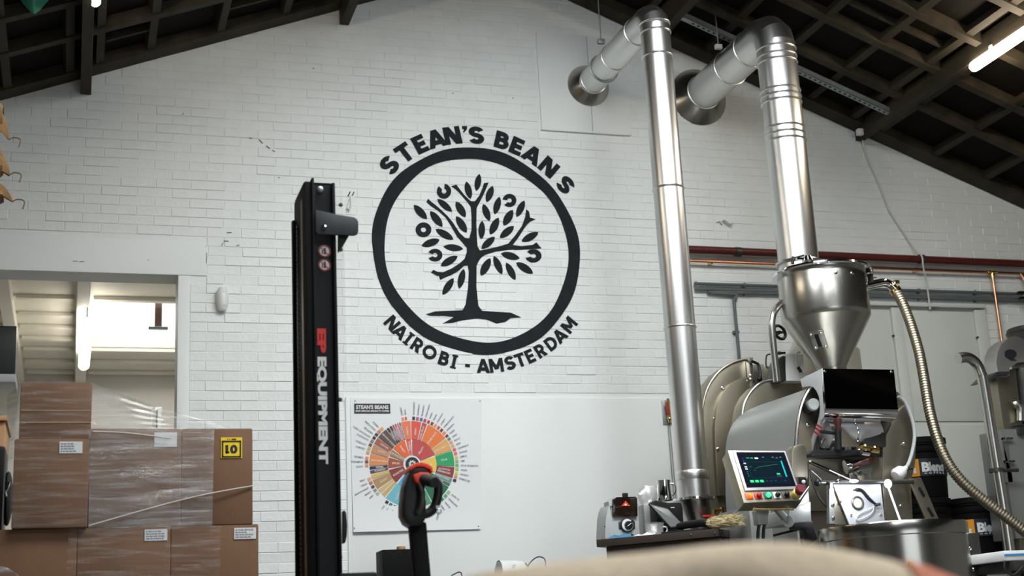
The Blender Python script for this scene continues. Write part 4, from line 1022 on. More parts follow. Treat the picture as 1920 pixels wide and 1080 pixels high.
# body, hand guard, tiller
bz = at(670, 1073, YS-.1).z
xr = at(709, 1076, YS-.1).x
MB().bb((at(636, 1076, YS-.1).x, YS-.1, .10), (xr, YS+.18, bz)).build('drive_cover', BLACK, st, True, .012)
MB().bb((x0-.02, YS-.05, .05), (at(840, 1076, YS).x, YS+.22, .42)).build('chassis', MATTE, st, True, .02)
gl = quad([(642, 958), (647, 956), (650, 962), (652, 985), (651, 1005), (648, 1018), (642, 1020)], YS+.012)
MB().prism(gl, (0, .016, 0)).build('hose_guard', BLACK, st, True, .006)
for x in (x0+.05, x0+.55):
    MB().bb((x, YS+.2, .04), (x+.14, YS+1.2, .10)).build('fork', MATTE, st, True, .01)
    MB().cyl((x+.02, YS+.15, .04), (x+.12, YS+.15, .04), .04, n=16).build('wheel', RUBBER, st)
YT = YS-.1
arm = quad([(769, 980), (800, 978), (812, 1090), (783, 1092)], YT)
mb = MB(); e = at(830, 1240, YT); mb.prism([arm[0], arm[1], Vector((arm[2].x+.012, arm[2].y, .35)), Vector((arm[3].x+.012, arm[3].y, .35))], (0, .05, 0)); mb.build('tiller_arm', MATTE, st, True, .008)
head = [(771, 880), (777, 876), (795, 876), (806, 880), (808, 893), (800, 902), (796, 925), (800, 940), (800, 960), (798, 975), (790, 985), (776, 987), (764, 980), (757, 965), (757, 945), (760, 915), (765, 895)]
MB().prism(quad(head, YT-.03), (0, .10, 0)).build('tiller_head', BLACK, st, True, .010)
redtop = [(769, 884), (770, 875), (776, 869), (790, 866), (803, 869), (811, 876), (812, 886), (809, 886), (806, 880), (795, 875), (782, 875), (774, 879)]
MB().prism(quad(redtop, YT-.035), (0, .11, 0)).build('red_belly_button', ORED, st, True, .004)
MB().prism(quad([(775, 890), (790, 885), (806, 886), (808, 897), (800, 905), (786, 908), (778, 901)], YT-.055), (0, .05, 0)).build('red_switch', ORED, st, True, .006)
MB().cyl(at(795, 899, YT-.05), at(815, 905, YT-.11), .021, .019, 16).build('thumb_wheel', RUBBER, st)
lp = smoothpath([at(806, 897, YT+.0), at(818, 904, YT), at(822, 920, YT), at(818, 942, YT), at(810, 957, YT), at(796, 964, YT), at(790, 958, YT)], 5)
MB().tube(lp, .017, 12).build('handle_loop', BLACK, st)
lp = smoothpath([at(787, 908, YT-.05), at(792, 925, YT-.06), at(790, 948, YT-.06), at(783, 962, YT-.05)], 5)
MB().tube(lp, .010, 10).build('handle_loop', DSTEEL, st)
MB().bb(at(758, 920, YT-.02), at(762, 913, YT+.01)).build('side_button', BLACK, st)
kq = at(817, 948, YT-.03)
mb = MB(); mb.ring(at(823, 959, YT-.05), (0, 1, .3), .009, .002, 14, 6); mb.box(at(821, 967, YT-.05), (.005, .002, .030), Matrix.Rotation(.3, 3, 'Y')); mb.box(at(821, 951, YT-.05), (.014, .004, .012)); mb.build('key', GALV, st, True)

# ------------------------------------------------------------------ foreground sacks
def sack(label, ridge, half, zbase, seed, red=False, grp='jute coffee sacks in the foreground'):
    ridge = [Vector(r) for r in ridge]; ax = (ridge[-1]-ridge[0]); ax.z = 0; ax.normalize(); dp_ = Vector((-ax.y, ax.x, 0))
    path = resample(smoothpath(ridge, 8), .012); n = len(path); vs = []; nv = 40; cols = []
    mid = sum(path, Vector())/n
    t = thing('jute_sack', label, 'sack', (mid.x, mid.y, zbase), grp)
    for i, p in enumerate(path):
        u = i/(n-1); e = max(.02, 1-abs(2*u-1)**7)**.5; hh = p.z-zbase
        for k in range(nv):
            a = 2*pi*k/nv; c, s = cos(a), sin(a)
            cc = math.copysign(abs(c)**.75, c); ss = math.copysign(abs(s)**.85, s)
            wob = .008*sin(11*u+3*a+seed)+.005*sin(23*u-4*a+seed*2)
            q = p+dp_*(cc*half*e+wob); q.z = zbase+hh*(.5+.5*ss)*1.0 if s > 0 else zbase+hh*.5*(1+ss)
            q.z = max(zbase+.002, q.z+ (wob*.5 if abs(s) < .95 else 0)); vs.append(q)
    mb = MB(); mb.grid(vs, n, nv, wrap=True); mb.add(vs[:nv], [tuple(range(nv))]); mb.add(vs[-nv:], [tuple(range(nv))])
    mb.build('cloth', JUTE, t, ang=80)
    # stitched ears at both ends
    for p, s_ in ((path[0], -1), (path[-1], 1)):
        c = p+ax*s_*.0; c.z = zbase+(p.z-zbase)*.6; vv = []
        for i in range(7):
            u = i/6; r = .05*(1-u)+.008
            for k in range(10):
                a = 2*pi*k/10; vv.append(c+ax*s_*.06*u+dp_*r*cos(a)*1.6+Vector((0, 0, r*.5*sin(a))))
        MB().grid(vv, 7, 10, wrap=True).build('sewn_corner', JUTE, t)
    return t, ax, dp_
ZD = 1.78
rd = [(820, 1110), (880, 1080), (960, 1066), (1100, 1048), (1230, 1036), (1330, 1024), (1410, 1019), (1500, 1024), (1600, 1041), (1700, 1066), (1770, 1096), (1830, 1140)]
ridge = [atd(px, py, ZD) for px, py in rd]
zt_ = min(r.z for r in ridge)
sk, ax, dp_ = sack('beige jute sack heaped in the near foreground, its top out of focus', ridge, .17, .30, 1.0)
# printed red mark on the near side of the sack
mk = [atd(px, py, ZD-.05) for px, py in ((1600, 1049), (1660, 1058), (1715, 1074), (1765, 1096), (1740, 1140), (1600, 1100))]
vs = []
K = 10
for i in range(K+1):
    u = i/K; px = 1655+u*125; 
    zr = None
    import bisect
    tpy = None
    for (a0, b0), (a1, b1) in zip(rd, rd[1:]):
        if a0 <= px <= a1: tpy = b0+(b1-b0)*(px-a0)/(a1-a0)
    top = atd(px, tpy, ZD)
    for j in range(7):
        a = radians(100+10*j); hh = top.z-.30
        cc = math.copysign(abs(cos(a))**.75, cos(a)); ss = abs(sin(a))**.85
        q = top-dp_*(-cc)*(.17+.004)*-1 if False else top+dp_*cc*(.17)
        q.z = .30+hh*(.5+.5*ss)+.004; q -= dp_*.004; vs.append(q)
MB().grid(vs, K+1, 7).build('red_print', M('red_sack_print', S(186, 112, 84), .9, n=.2, ns=40, bump=.4, bs=300), sk)
c = (ridge[0]+ridge[-1])/2
low = [Vector((r.x, r.y, .298)) for r in ridge]
sack('lower jute sack on the pallet, beneath the heaped foreground sack', low, .19, .125, 3.0)
t = thing('wooden_pallet', 'wooden pallet under the foreground jute sacks', 'pallet', (c.x, c.y, 0))
a_ = atan2(ax.y, ax.x); R_ = Matrix.Rotation(a_, 3, 'Z')
cc = Vector((c.x, c.y, 0))
for k in (-.16, -.055, .055, .16): MB().box(cc+dp_*k+Vector((0, 0, .112)), (.80, .085, .022), R_).build('deck_board', WOODL, t, True, .003)
for k in (-.34, 0, .34): MB().box(cc+ax*k+Vector((0, 0, .05)), (.09, .42, .10), R_).build('bearer', WOODL, t, True, .003)
# ------------------------------------------------------------------ coffee roaster
YF = -2.2
ro = thing('coffee_roaster', 'stainless drum coffee roaster with control panel and cooling tray right of the bench', 'roaster', (at(1600, 900, YF).x, -1.8, 0))
def floorify(pts, y, z=0.0):   # close an outline down to height z
    return pts
def plate(name, pxs, y, dy, mat, bev=.003, zmin=None, parent=None, extra=None):
    P = quad(pxs, y)
    if zmin is not None:
        P[0].z = zmin; P[-1].z = zmin
    return MB().prism(P, (0, dy, 0)).build(name, mat, parent or ro, True, bev)
def arc_px(cx, cy, rx, ry, a0, a1, n):
    return [(cx+rx*cos(radians(a0+(a1-a0)*i/n)), cy-ry*sin(radians(a0+(a1-a0)*i/n))) for i in range(n+1)]
# rear housing: big round-backed sheet-metal box
yr = -.98
rear = [(1322, 930), (1318, 830), (1317, 780), (1319, 755), (1325, 732), (1335, 713), (1348, 697), (1364, 685), (1382, 677), (1405, 672), (1411, 672), (1414, 720), (1420, 930)]
plate('rear_housing', rear, yr, .16, SATIN, .004, zmin=.0)
rim = [at(a, b, yr-.004) for a, b in rear[1:11]]
MB().tube(smoothpath(rim, 4), .008, 8).build('rear_rim', SATIN, ro)
disc = [(1348, 930), (1342, 860), (1340, 800), (1344, 765), (1354, 738), (1368, 720), (1386, 711), (1410, 706), (1412, 760), (1418, 930)]
plate('rear_disc', disc, yr-.04, .04, SATIN, .004)
e0 = at(1405, 672, yr-.05); e1 = at(1409, 730, yr-.05)
MB().bb((e0.x-.004, yr-.05, e1.z), (e0.x+.02, yr-.005, e0.z)).build('edge_strap', STEEL, ro, True, .003)
screws(ro, [at(1355, 727, yr-.006), at(1340, 785, yr-.006), at(1346, 842, yr-.045), at(1408, 704, yr-.055), at(1408.5, 711, yr-.055)], .012, CHROME)
# latch block between the housings
p = at(1421, 705, -1.0); q = at(1432, 683, -1.0)
MB().bb((p.x-.02, -1.0, p.z-.10), (q.x, -.9, q.z)).build('latch_block', STEEL, ro, True, .004)
MB().tube(smoothpath([at(1408, 676, -1.05), at(1416, 680, -1.05), at(1422, 684, -1.05), at(1426, 702, -1.06), at(1424, 712, -1.06)], 4), .009, 8).build('latch_lever', BLACK, ro)
p = at(1424, 711, -1.06); MB().ball(p, .02, 10).build('latch_knob', BLACK, ro)
MB().bb((at(1432, 700, -.95).x, -.95, at(1440, 730, -.95).z), (at(1450, 700, -.95).x, -.80, at(1440, 686, -.95).z)).build('mounting_block', SATIN, ro, True, .004)
# middle housing
ym = -1.42
mid = [(1400, 930), (1392, 830), (1391, 790), (1393, 770), (1397, 754), (1406, 737), (1420, 722), (1438, 714), (1463, 712), (1502, 714), (1510, 760), (1512, 930)]
plate('middle_housing', mid, ym, .14, SATIN, .004, zmin=0.0)
MB().tube(smoothpath([at(a, b, ym-.002) for a, b in mid[1:9]], 4), .007, 8).build('middle_rim', STEEL, ro)
# main jacket: lofted from the back arc to the smaller front arc
yb = -1.56
back = [(1361, 960), (1360, 870), (1361, 838), (1365, 815), (1373, 797), (1384, 783), (1398, 772), (1414, 764), (1436, 756), (1470, 752), (1520, 752), (1560, 760)]
front = [(1490, 960), (1490, 870), (1492, 829), (1494, 803), (1497, 783), (1501, 765), (1506, 750), (1512, 738), (1520, 727), (1532, 722), (1552, 719), (1580, 718)]
vs = []; N = 10
bs_ = smoothpath([at(a, b, yb) for a, b in back], 3); fs_ = smoothpath([at(a, b, YF) for a, b in front], 3)
bs_[0].z = .55; fs_[0].z = .55
for i in range(N+1):
    u = i/N
    for a, b in zip(bs_, fs_): vs.append(a.lerp(b, u))
mb = MB(); mb.grid(vs, N+1, len(bs_)); mb.build('drum_jacket', GREYS, ro, ang=60)
MB().tube([p+Vector((0, -.004, 0)) for p in fs_[:28]], .011, 8).build('front_trim', STEEL, ro)
# front plate
fp = [(1497, 960), (1492, 829), (1497, 783), (1506, 752), (1518, 731), (1540, 721), (1600, 716), (1655, 722), (1684, 735), (1702, 757), (1712, 790), (1718, 830), (1716, 870), (1708, 905), (1700, 960)]
plate('front_plate', fp, YF+.02, .06, SATIN, .004, zmin=.55)
bk = [(1505, 960), (1500, 829), (1505, 790), (1520, 745), (1545, 728), (1600, 722), (1655, 727), (1690, 745), (1705, 790), (1710, 840), (1702, 905), (1695, 960)]
plate('drum_body', bk, YF+.081, .55, SATIN, .004, zmin=.55)
rp_ = [(1650, 962), (1655, 880), (1655, 830), (1670, 800), (1684, 770), (1700, 757), (1712, 790), (1718, 830), (1716, 870), (1708, 905), (1700, 962)]
plate('right_cheek', rp_, YF-.03, .045, SATIN, .004)
screws(ro, [at(1695, 833, YF-.035), at(1512, 763, YF+.01), at(1515, 797, YF+.01)], .011, CHROME)
# lamp knob at the shoulder
c = at(1524, 760, YF-.06); MB().cyl(c+Vector((.012, .06, 0)), c+Vector((0, -.0, 0)), .034, n=24).build('knob_base', BLACK, ro, True, .004)
MB().lathe([(.033, 0), (.033, .03), (.028, .036), (0, .037)], c, (-.35, -1, 0), 24, False).build('glass_knob', M('pale_glass', (.34, .36, .36), .25, .3, n=.05, ns=6), ro)
# mirrored hood and its side plate
yh = YF-.16
hood = [at(1543, 691, yh), at(1676, 693, yh), at(1684, 768, yh-.03), at(1548, 766, yh-.03)]
MB().prism(hood, (0, .02, 0)).build('mirror_hood', MIRROR, ro, False)
MB().bb((hood[0].x, yh+.005, hood[0].z-.012), (hood[1].x, yh+.20, hood[0].z-.001)).build('hood_top', STEEL, ro, True, .002)
vs = []
for i in range(9):
    u = i/8; z = -.055*sin(u*pi/2); y = .09*(1-cos(u*pi/2))
    for p in (hood[3], hood[2]): vs.append(p+Vector((0, y, z)))
mb = MB(); mb.grid(vs, 9, 2); k = len(vs); mb.build('hood_lip', CHROME, ro)
sp = [(1503, 711), (1543, 691), (1546, 740), (1548, 766), (1547.5, 789), (1540, 802), (1533, 816), (1527, 838), (1524, 866), (1520, 858), (1521, 832), (1526, 815), (1534, 795), (1538, 780), (1540, 762), (1538, 745), (1533, 733), (1527, 726), (1520, 724), (1506, 726)]
xh = hood[0].x-.004
MB().prism([atx(a, b, xh) for a, b in sp], (-.008, 0, 0)).build('side_plate', M('pale_satin_steel', (.66, .68, .70), .45, .5, n=.03, ns=5), ro, True, .002)
for i in range(3):
    a = atx(1531+i*3, 812-i*6, xh-.009); MB().box(a, (.002, .06, .010), Matrix.Rotation(.5, 3, 'X')).build('red_scale_mark', RED, ro, False)
mb = MB(); a = yh-.001
for px, py, w_ in ((1616, 722, 8), (1630, 719, 5), (1630, 725, 4), (1641, 718, 6), (1641, 725, 6)):
    p = at(px, py, a-.0015); mb.box(p, (w_*.0027, .001, .004))
mb.build('indicator_marks', WPLAST, ro, False)
screws(ro, [at(1547, 696, yh-.004), at(1672, 697, yh-.004)], .007, CHROME)
# drum door recess, sight drum and lever gear
plate('recess_back', [(1528, 852), (1530, 790), (1552, 788), (1684, 786), (1678, 800), (1664, 830), (1655, 852)], YF-.0, .015, DSTEEL, .002)
a = at(1545, 815, YF-.05); b = at(1640, 813, YF-.02)
MB().cyl(a, b, .075, .08, 32)  .build('door_cylinder', M('lamplit_cylinder', (.6, .6, .6), .3, .5, n=.04, ns=6), ro, True, .004)  # steel drum painted pale: the light in the recess is put into its colour
MB().ring(at(1593, 814, YF-.04), Vector(b)-Vector(a), .077, .005, 32, 8).build('cylinder_band', CHROME, ro)
plate('door_bracket', [(1578, 800), (1614, 838), (1578, 838)], YF-.135, .012, SATIN, .002)
plate('bearing_block', [(1618, 838), (1620, 806), (1632, 801), (1648, 803), (1662, 815), (1662, 838)], YF-.10, .08, DSTEEL, .006)
plate('door_bar', [(1521, 851), (1524, 844), (1655, 843), (1656, 852), (1522, 854)], YF-.16, .10, BLACK, .004)
for px in (1533, 1546, 1560, 1585, 1592, 1606, 1612, 1640): MB().cyl(at(px, 843.5, YF-.13), at(px, 838.5, YF-.13), .010, n=8).build('bar_nut', CHROME, ro)
MB().cyl(at(1572, 844, YF-.17), at(1571, 805, YF-.17), .018, n=12).build('lever_post', BLACK, ro)
c = at(1571, 795, YF-.17); MB().lathe([(.010, -.05), (.018, -.035), (.015, -.01), (.024, .012), (.022, .026), (.0, .034)], c, (0, 0, 1), 16, False).build('lever_grip', M('dark_red_wood', (.06, .016, .012), .3, n=.3, ns=9), ro)
MB().cyl(at(1538, 809, YF-.15), at(1570, 813, YF-.15), .009, n=10).build('lever_rod', BLACK, ro)
MB().tube(smoothpath([at(1546, 822, YF-.15), at(1541, 830, YF-.16), at(1545, 838, YF-.16), at(1552, 834, YF-.16)], 4), .007, 8).build('spring', DSTEEL, ro)
for px, py, mm in ((1622, 840, BRASS), (1640, 843, BRASS), (1622, 848, CHROME)): MB().cyl(at(px-7, py, YF-.19), at(px+7, py+2, YF-.19), .016, n=10).ball(at(px, py-3, YF-.19), .014, 8).build('brass_fitting', mm, ro)
# sampler
plate('chute_front', [(1517, 958), (1517, 862), (1656, 856), (1668, 958)], YF-.02, .03, SATIN, .003)
c0 = at(1586, 872, YF-.03); c1 = at(1586, 874, YF-.13)
MB().lathe([(.05, 0), (.05, .012), (.03, .02), (.028, .05), (.036, .055), (.036, .09)], at(1612, 884, YF-.03), (-.15, -1, .1), 20).build('sampler_port', STEEL, ro)
MB().lathe([(.038, 0), (.038, .02), (.022, .03), (.022, .10)], at(1585, 876, YF-.08), (.95, -.2, .18), 18).build('sampler_sleeve', CHROME, ro)
MB().tube(smoothpath([at(1600, 873, YF-.12), at(1612, 869, YF-.13), at(1625, 865, YF-.14), at(1637, 861, YF-.14)], 4), [.013]*4+[.017]*4+[.020]*4+[.016], 12).build('sampler_handle', MATS['dark_red_wood'], ro)
a = at(1611, 890, YF-.035); MB().box(a, (.13, .02, .09)).build('sampler_flange', STEEL, ro, True, .006)
# rail with two little work lamps
MB().cyl(at(1532, 905, YF-.30), at(1712, 903, YF-.30), .012, n=12).build('front_rail', DSTEEL, ro)
MB().ball(at(1533, 905, YF-.30), .02, 10).build('rail_end', BLACK, ro)
plate('rail_post', [(1555, 982), (1555, 905), (1564, 904), (1566, 982)], YF-.29, .03, GREYS, .003)
screws(ro, [at(1562, 947, YF-.293), at(1563, 971, YF-.293)], .009, CHROME)
plate('rail_bracket', [(1556, 916), (1556, 903), (1562, 903), (1562, 916)], YF-.33, .03, STEEL, .003)
q0 = at(1518, 866, YF-.04); q1 = at(1601, 904, YF-.26)
MB().tube([q0, q1], .010, 10).build('chute_edge', CHROME, ro)
for px, py, nm in ((1601, 902, 0), (1665, 907, 1)):
    c = at(px, py, YF-.34); t_ = MB().ball(c, .019 if nm else .014, 14, (1, 1, 1.2) if nm else (1.8, 1, .6)).build('work_lamp', LED, ro)
MB().cyl(at(1665, 912, YF-.34), at(1690, 982, YF-.40), .006, n=8).build('lamp_stem', WPLAST, ro)
dl = bpy.data.lights.new('work_lamp_light', 'POINT'); dl.energy = 5; dl.color = (.86, .9, 1); dl.shadow_soft_size = .02
dlo = bpy.data.objects.new('work_lamp_light', dl); COL.objects.link(dlo); dlo.location = at(1603, 909, YF-.44)
# white discharge plate with round window
plate('discharge_plate', [(1563, 909), (1651, 908), (1655, 940), (1660, 985), (1594, 987)], YF-.30, .008, M('pale_plate', (.62, .64, .67), .4, .4, n=.03, ns=6), .002)
c = at(1608, 943, YF-.303); MB().ring(c, (0, 1, 0), .030, .006, 24, 8).build('window_ring', DSTEEL, ro)
MB().lathe([(.029, 0), (0, .001)], c, (0, -1, 0), 20, False).build('window_glass', BRISTLE, ro)
MB().tube(smoothpath([at(1600, 919, YF-.315), at(1610, 918, YF-.315), at(1618, 922, YF-.315), at(1630, 936, YF-.315), at(1645, 948, YF-.315)], 5), [.004]*3+[.009]*14+[.007]*4, 10).build('arc_handle', BLACK, ro)
MB().cyl(at(1640, 947, YF-.315), at(1650, 945, YF-.315), .008, n=8).build('handle_pin', DSTEEL, ro)
MB().tube(smoothpath([at(1641, 948, YF-.31), at(1630, 955, YF-.31), at(1612, 963, YF-.31), at(1606, 974, YF-.31), at(1622, 970, YF-.31), at(1637, 958, YF-.31), at(1637, 940, YF-.31)], 5), .003, 6).build('wire_pull', GPLAST, ro)
screws(ro, [at(1596, 965, YF-.304), at(1651, 965, YF-.304), at(1577, 940, YF-.304)], .006, CHROME)
plate('side_gusset', [(1560, 910), (1590, 984), (1566, 984)], YF-.28, .02, SATIN, .003)
plate('chute_box', [(1655, 908), (1702, 905), (1712, 985), (1660, 985)], YF-.26, .2, SATIN, .004)
screws(ro, [at(1690, 949, YF-.262), at(1573, 902, YF-.33)], .010, CHROME)
# slotted bracket
plate('slotted_bracket', [(1737, 977), (1704, 897), (1727, 895), (1761, 975)], YF-.30, .012, SATIN, .002)
for px, py in ((1728, 922), (1745, 960)):
    c = at(px, py, YF-.303); MB().box(c, (.014, .004, .055), Matrix.Rotation(-.5, 3, 'Y')).build('slot', BLACK, ro, True, .003)
# cooling tray
ct = at(1672, 976, -2.95); yt = -2.85; cc_, R_ = vcyl(1534, 1813, 998, 982, yt); cx_ = cc_.x; zt = cc_.z+.004
MB().lathe([(R_-.04, -.10), (R_-.006, -.05), (R_-.006, .004), (R_, .006), (R_+.004, 0), (R_+.004, -.055), (R_-.002, -.06), (R_-.002, -.34), (R_-.03, -.36), (.12, -.40), (.12, -.5)], (cx_, yt, zt), (0, 0, 1), 72, False).build('cooling_tray', M('tray_stainless', (.40, .39, .36), .2, 1, n=.1, ns=3, bump=.02, bs=30, stretch=(1, 1, .1)), ro)
MB().lathe([(R_-.01, 0), (0, .004)], (cx_, yt, zt-.12), (0, 0, 1), 48, False).build('tray_sieve', DSTEEL, ro)
MB().cyl((cx_, yt, zt-.5), (cx_, yt, .0), .13, .2, 32).build('tray_pedestal', GREYS, ro)
q = at(1711, 1066, yt-R_); MB().prism([q+Vector((-.03, 0, -.02)), q+Vector((.03, 0, -.02)), q+Vector((0, 0, .035))], (0, .006, 0)).build('warning_triangle', YELL, ro, False)
a = at(1815, 1000, -2.6); MB().bb((a.x-.02, -2.62, .0), (a.x+.05, -2.55, a.z)).build('tray_leg', DSTEEL, ro, True, .004)
screws(ro, [at(1819, 1028, -2.625), at(1823, 1047, -2.625), at(1826, 1068, -2.625)], .010, CHROME)
# cabinet body below
b0 = at(1392, 955, -1.98); b1 = at(1545, 955, -1.98)
MB().bb((b0.x+.04, -1.98, 0), (b1.x+.55, -1.6, at(1450, 948, -1.98).z)).build('base_cabinet', GREYS, ro, True, .006)
# tall grey post with switch
post = [(1520, 985), (1487, 985), (1484, 920), (1485, 845), (1489, 836), (1497, 833), (1506, 833), (1512, 840), (1517, 900)]
plate('support_post', post, YF-.20, .07, SATIN, .008, zmin=None)
c = at(1505, 904, YF-.21); MB().box(c, (.036, .012, .05)).build('switch_plate', BLACK, ro, True, .003)
MB().ball(c+Vector((0, -.01, 0)), .011, 10).build('switch_knob', WPLAST, ro)
MB().tube(smoothpath([at(1519, 880, YF-.2), at(1524, 905, YF-.22), at(1535, 930, YF-.24), at(1550, 951, YF-.26)], 5), .006, 8).build('black_cable', RUBBER, ro)
MB().tube(smoothpath([at(1518, 880, YF-.18), at(1530, 890, YF-.19), at(1540, 900, YF-.2)], 4), .003, 6).build('thin_cable', GPLAST, ro)
# cable on the right side with a plug
MB().tube(smoothpath([at(1684, 743, YF-.08), at(1698, 757, YF-.08), at(1710, 785, YF-.08), at(1715, 815, YF-.08), at(1711, 845, YF-.08), at(1704, 868, YF-.08), at(1699, 876, YF-.08)], 5), .010, 8).build('side_cable', GPLAST, ro)
c = at(1699, 877, YF-.08); d = at(1680, 892, YF-.10); MB().lathe([(.012, 0), (.018, .02), (.034, .045), (.038, .085), (.026, .10)], c, d-c, 16).build('plug', WPLAST, ro)
MB().cyl(at(1697, 880, YF-.07), at(1710, 877, YF-.07), .01, n=8).build('plug_holder', DSTEEL, ro)
# control panel on its arm
cp0 = at(1395, 943, -2.62); cp1 = at(1505, 938, -2.62)
ht = at(1368, 843, -2.54); 
u_ = Vector((1, .0, 0)); up_ = (at(1364, 843, -2.50)-cp0); up_.x = up_.x
tl = at(1364.5, 844, -2.50); tr = at(1472, 845, -2.50); bl = cp0; br_ = cp1
nrm = (br_-bl).cross(tl-bl).normalized()
if nrm.y > 0: nrm = -nrm
bk_ = -nrm*.085
MB().prism([tl, tr, br_, bl], bk_).build('control_panel', SATIN, ro, True, .004)
cpo = [o for o in ro.children if o.name.startswith('control_panel')][0]
def pq(u, v, lift=0.0):  # point on the panel face; u right, v down
    p = tl*(1-u)*(1-v)+tr*u*(1-v)+br_*u*v+bl*(1-u)*v
    return p+nrm*lift
def pquad(name, u0, v0, u1, v1, l0, l1, mat, bev=.0, col=None):
    q = [pq(u0, v0, l0), pq(u1, v0, l0), pq(u1, v1, l0), pq(u0, v1, l0)]
    return MB().prism(q, nrm*(l1-l0)).build(name, mat, cpo, bev > 0, bev)
pquad('bezel', .07, .02, .99, .79, .001, .008, M('silver_bezel', (.62, .62, .66), .3, .6, n=.03, ns=9), .003)
pquad('screen_glass', .115, .055, .955, .735, .008, .0095, M('dark_glass', S(10, 11, 26), .45, n=.1, ns=3, spec=.03), 0)
UI = M('screen_graphics', (0, 0, 0), .6, attr='Col', emit=(1, 1, 1), es=1.3, spec=0)
mb = MB(); UL = [.0100]
def ui(u0, v0, u1, v1, c):
    UL[0] += .00003
    U = lambda u: .115+.84*u; V = lambda v: .055+.68*v
    mb.add([pq(U(u0), V(v0), UL[0]), pq(U(u1), V(v0), UL[0]), pq(U(u1), V(v1), UL[0]), pq(U(u0), V(v1), UL[0])], [(0, 1, 2, 3)], S(*c))
ui(.08, .14, .92, .92, (10, 20, 28))
ui(.09, .16, .14, .21, (40, 50, 190)); ui(.09, .24, .13, .27, (40, 50, 160))
for u in (.17, .25): ui(u, .16, u+.06, .19, (30, 130, 80))
ui(.34, .16, .41, .20, (190, 200, 190))
for v in (.31, .41, .47): ui(.08, v, .13, v+.035, (150, 160, 165))
for v in (.56, .62, .68): ui(.09, v, .12, v+.015, (20, 110, 90))
for u in (.10, .20, .30): ui(u, .80, u+.075, .87, (40, 160, 96))
for u in (.42, .51, .60, .80): ui(u, .82, u+.04, .85, (24, 44, 70))
for u, v in ((.50, .14), (.70, .14), (.78, .16), (.86, .14)): ui(u, v, u+.04, v+.02, (70, 100, 96))
ui(.16, .29, .82, .294, (24, 60, 60)); ui(.16, .31, .163, .74, (24, 60, 60)); ui(.16, .74, .82, .744, (24, 60, 60))
ui(.855, .26, .885, .73, (20, 140, 140)); ui(.69, .62, .76, .66, (40, 170, 110)); ui(.68, .70, .78, .71, (70, 100, 96))
u0, v0 = .18, .45
for i in range(12):
    u = .18+.05*i; v = .45+.2*math.exp(-i*.9)-.02*i*.4 if i else .42; ui(u, v, u+.05, v+.006, (40, 120, 60))
mb.build('screen_graphics', UI, cpo, False)
for u, c, lc, em in ((.115, S(216, 96, 40), S(255, 120, 40), 1.2), (.27, S(190, 40, 36), S(150, 30, 30), .15), (.43, S(16, 60, 50), S(60, 230, 150), 1.3), (.585, S(215, 220, 220), S(12, 14, 20), 0), (.745, S(40, 36, 34), S(16, 14, 14), 0)):
    pn = pquad('button_plate', u-.06, .825, u+.06, .945, .001, .004, M('plate_%d' % int(u*1000), c, .4, n=.05, ns=20), .001)
    mm = M('button_%d' % int(u*1000), lc, .25, n=.03, ns=9, emit=lc if em else None, es=em)
    MB().lathe([(.0125, 0), (.0125, .012), (.009, .016), (0, .017)], pq(u+.005, .89, .004), nrm, 16, False).build('push_button', mm, cpo)
c = pq(.93, .885, .001); MB().lathe([(.026, 0), (.026, .02), (.02, .024)], c, nrm, 20).build('stop_collar', M('yellow_collar', S(200, 180, 80), .4, n=.05, ns=9), cpo)
MB().lathe([(.018, .02), (.018, .035), (.026, .04), (.027, .055), (.022, .062), (0, .062)], c, nrm, 20, False).build('stop_button', M('dark_red_button', S(110, 30, 40), .35, n=.05, ns=9), cpo)
MB().cyl(at(1499, 938, -2.74), at(1517, 913, -2.74), .009, .007, 10).build('chrome_lever', CHROME, cpo)
MB().cyl(at(1412, 955, -2.66), at(1488, 955, -2.66), .005, n=8).cyl(at(1414, 951, -2.64), at(1416, 956, -2.66), .004, n=6).cyl(at(1477, 950, -2.64), at(1479, 956, -2.66), .004, n=6).build('bottom_rail', BRASS, cpo)
MB().prism(quad([(1418, 957), (1442, 957), (1440, 983), (1422, 984)], -2.55), (0, .05, 0)).build('cable_boss', GREYS, cpo, True, .004)
for px in (1424, 1434): MB().tube(smoothpath([at(px, 982, -2.54), at(px-2, 992, -2.54), at(px-3, 1010, -2.53)], 4), .009, 8).build('panel_cable', RUBBER, cpo)
MB().prism(quad([(1455, 956), (1467, 956), (1487, 975), (1477, 983)], -2.5), (0, .03, 0)).build('swing_arm', GREYS, ro, True, .004)
MB().prism(quad([(1480, 955), (1520, 940), (1522, 980), (1478, 982)], -2.44), (0, .26, 0)).build('arm_mount', GREYS, ro, True, .006)
MB().cyl(at(1478, 978, -2.5), at(1478, 978, -2.44), .03, n=16).build('arm_pivot', GPLAST, ro, True, .004)
MB().prism(quad([(1488, 980), (1524, 976), (1526, 990), (1534, 1010), (1520, 1020), (1510, 992), (1490, 992)], -2.5), (0, .06, 0)).build('black_clamp', BLACK, ro, True, .006)
MB().tube([at(1450, 1004, -2.3), at(1508, 990, -2.4)], .006, 8).build('cable_run', RUBBER, ro)
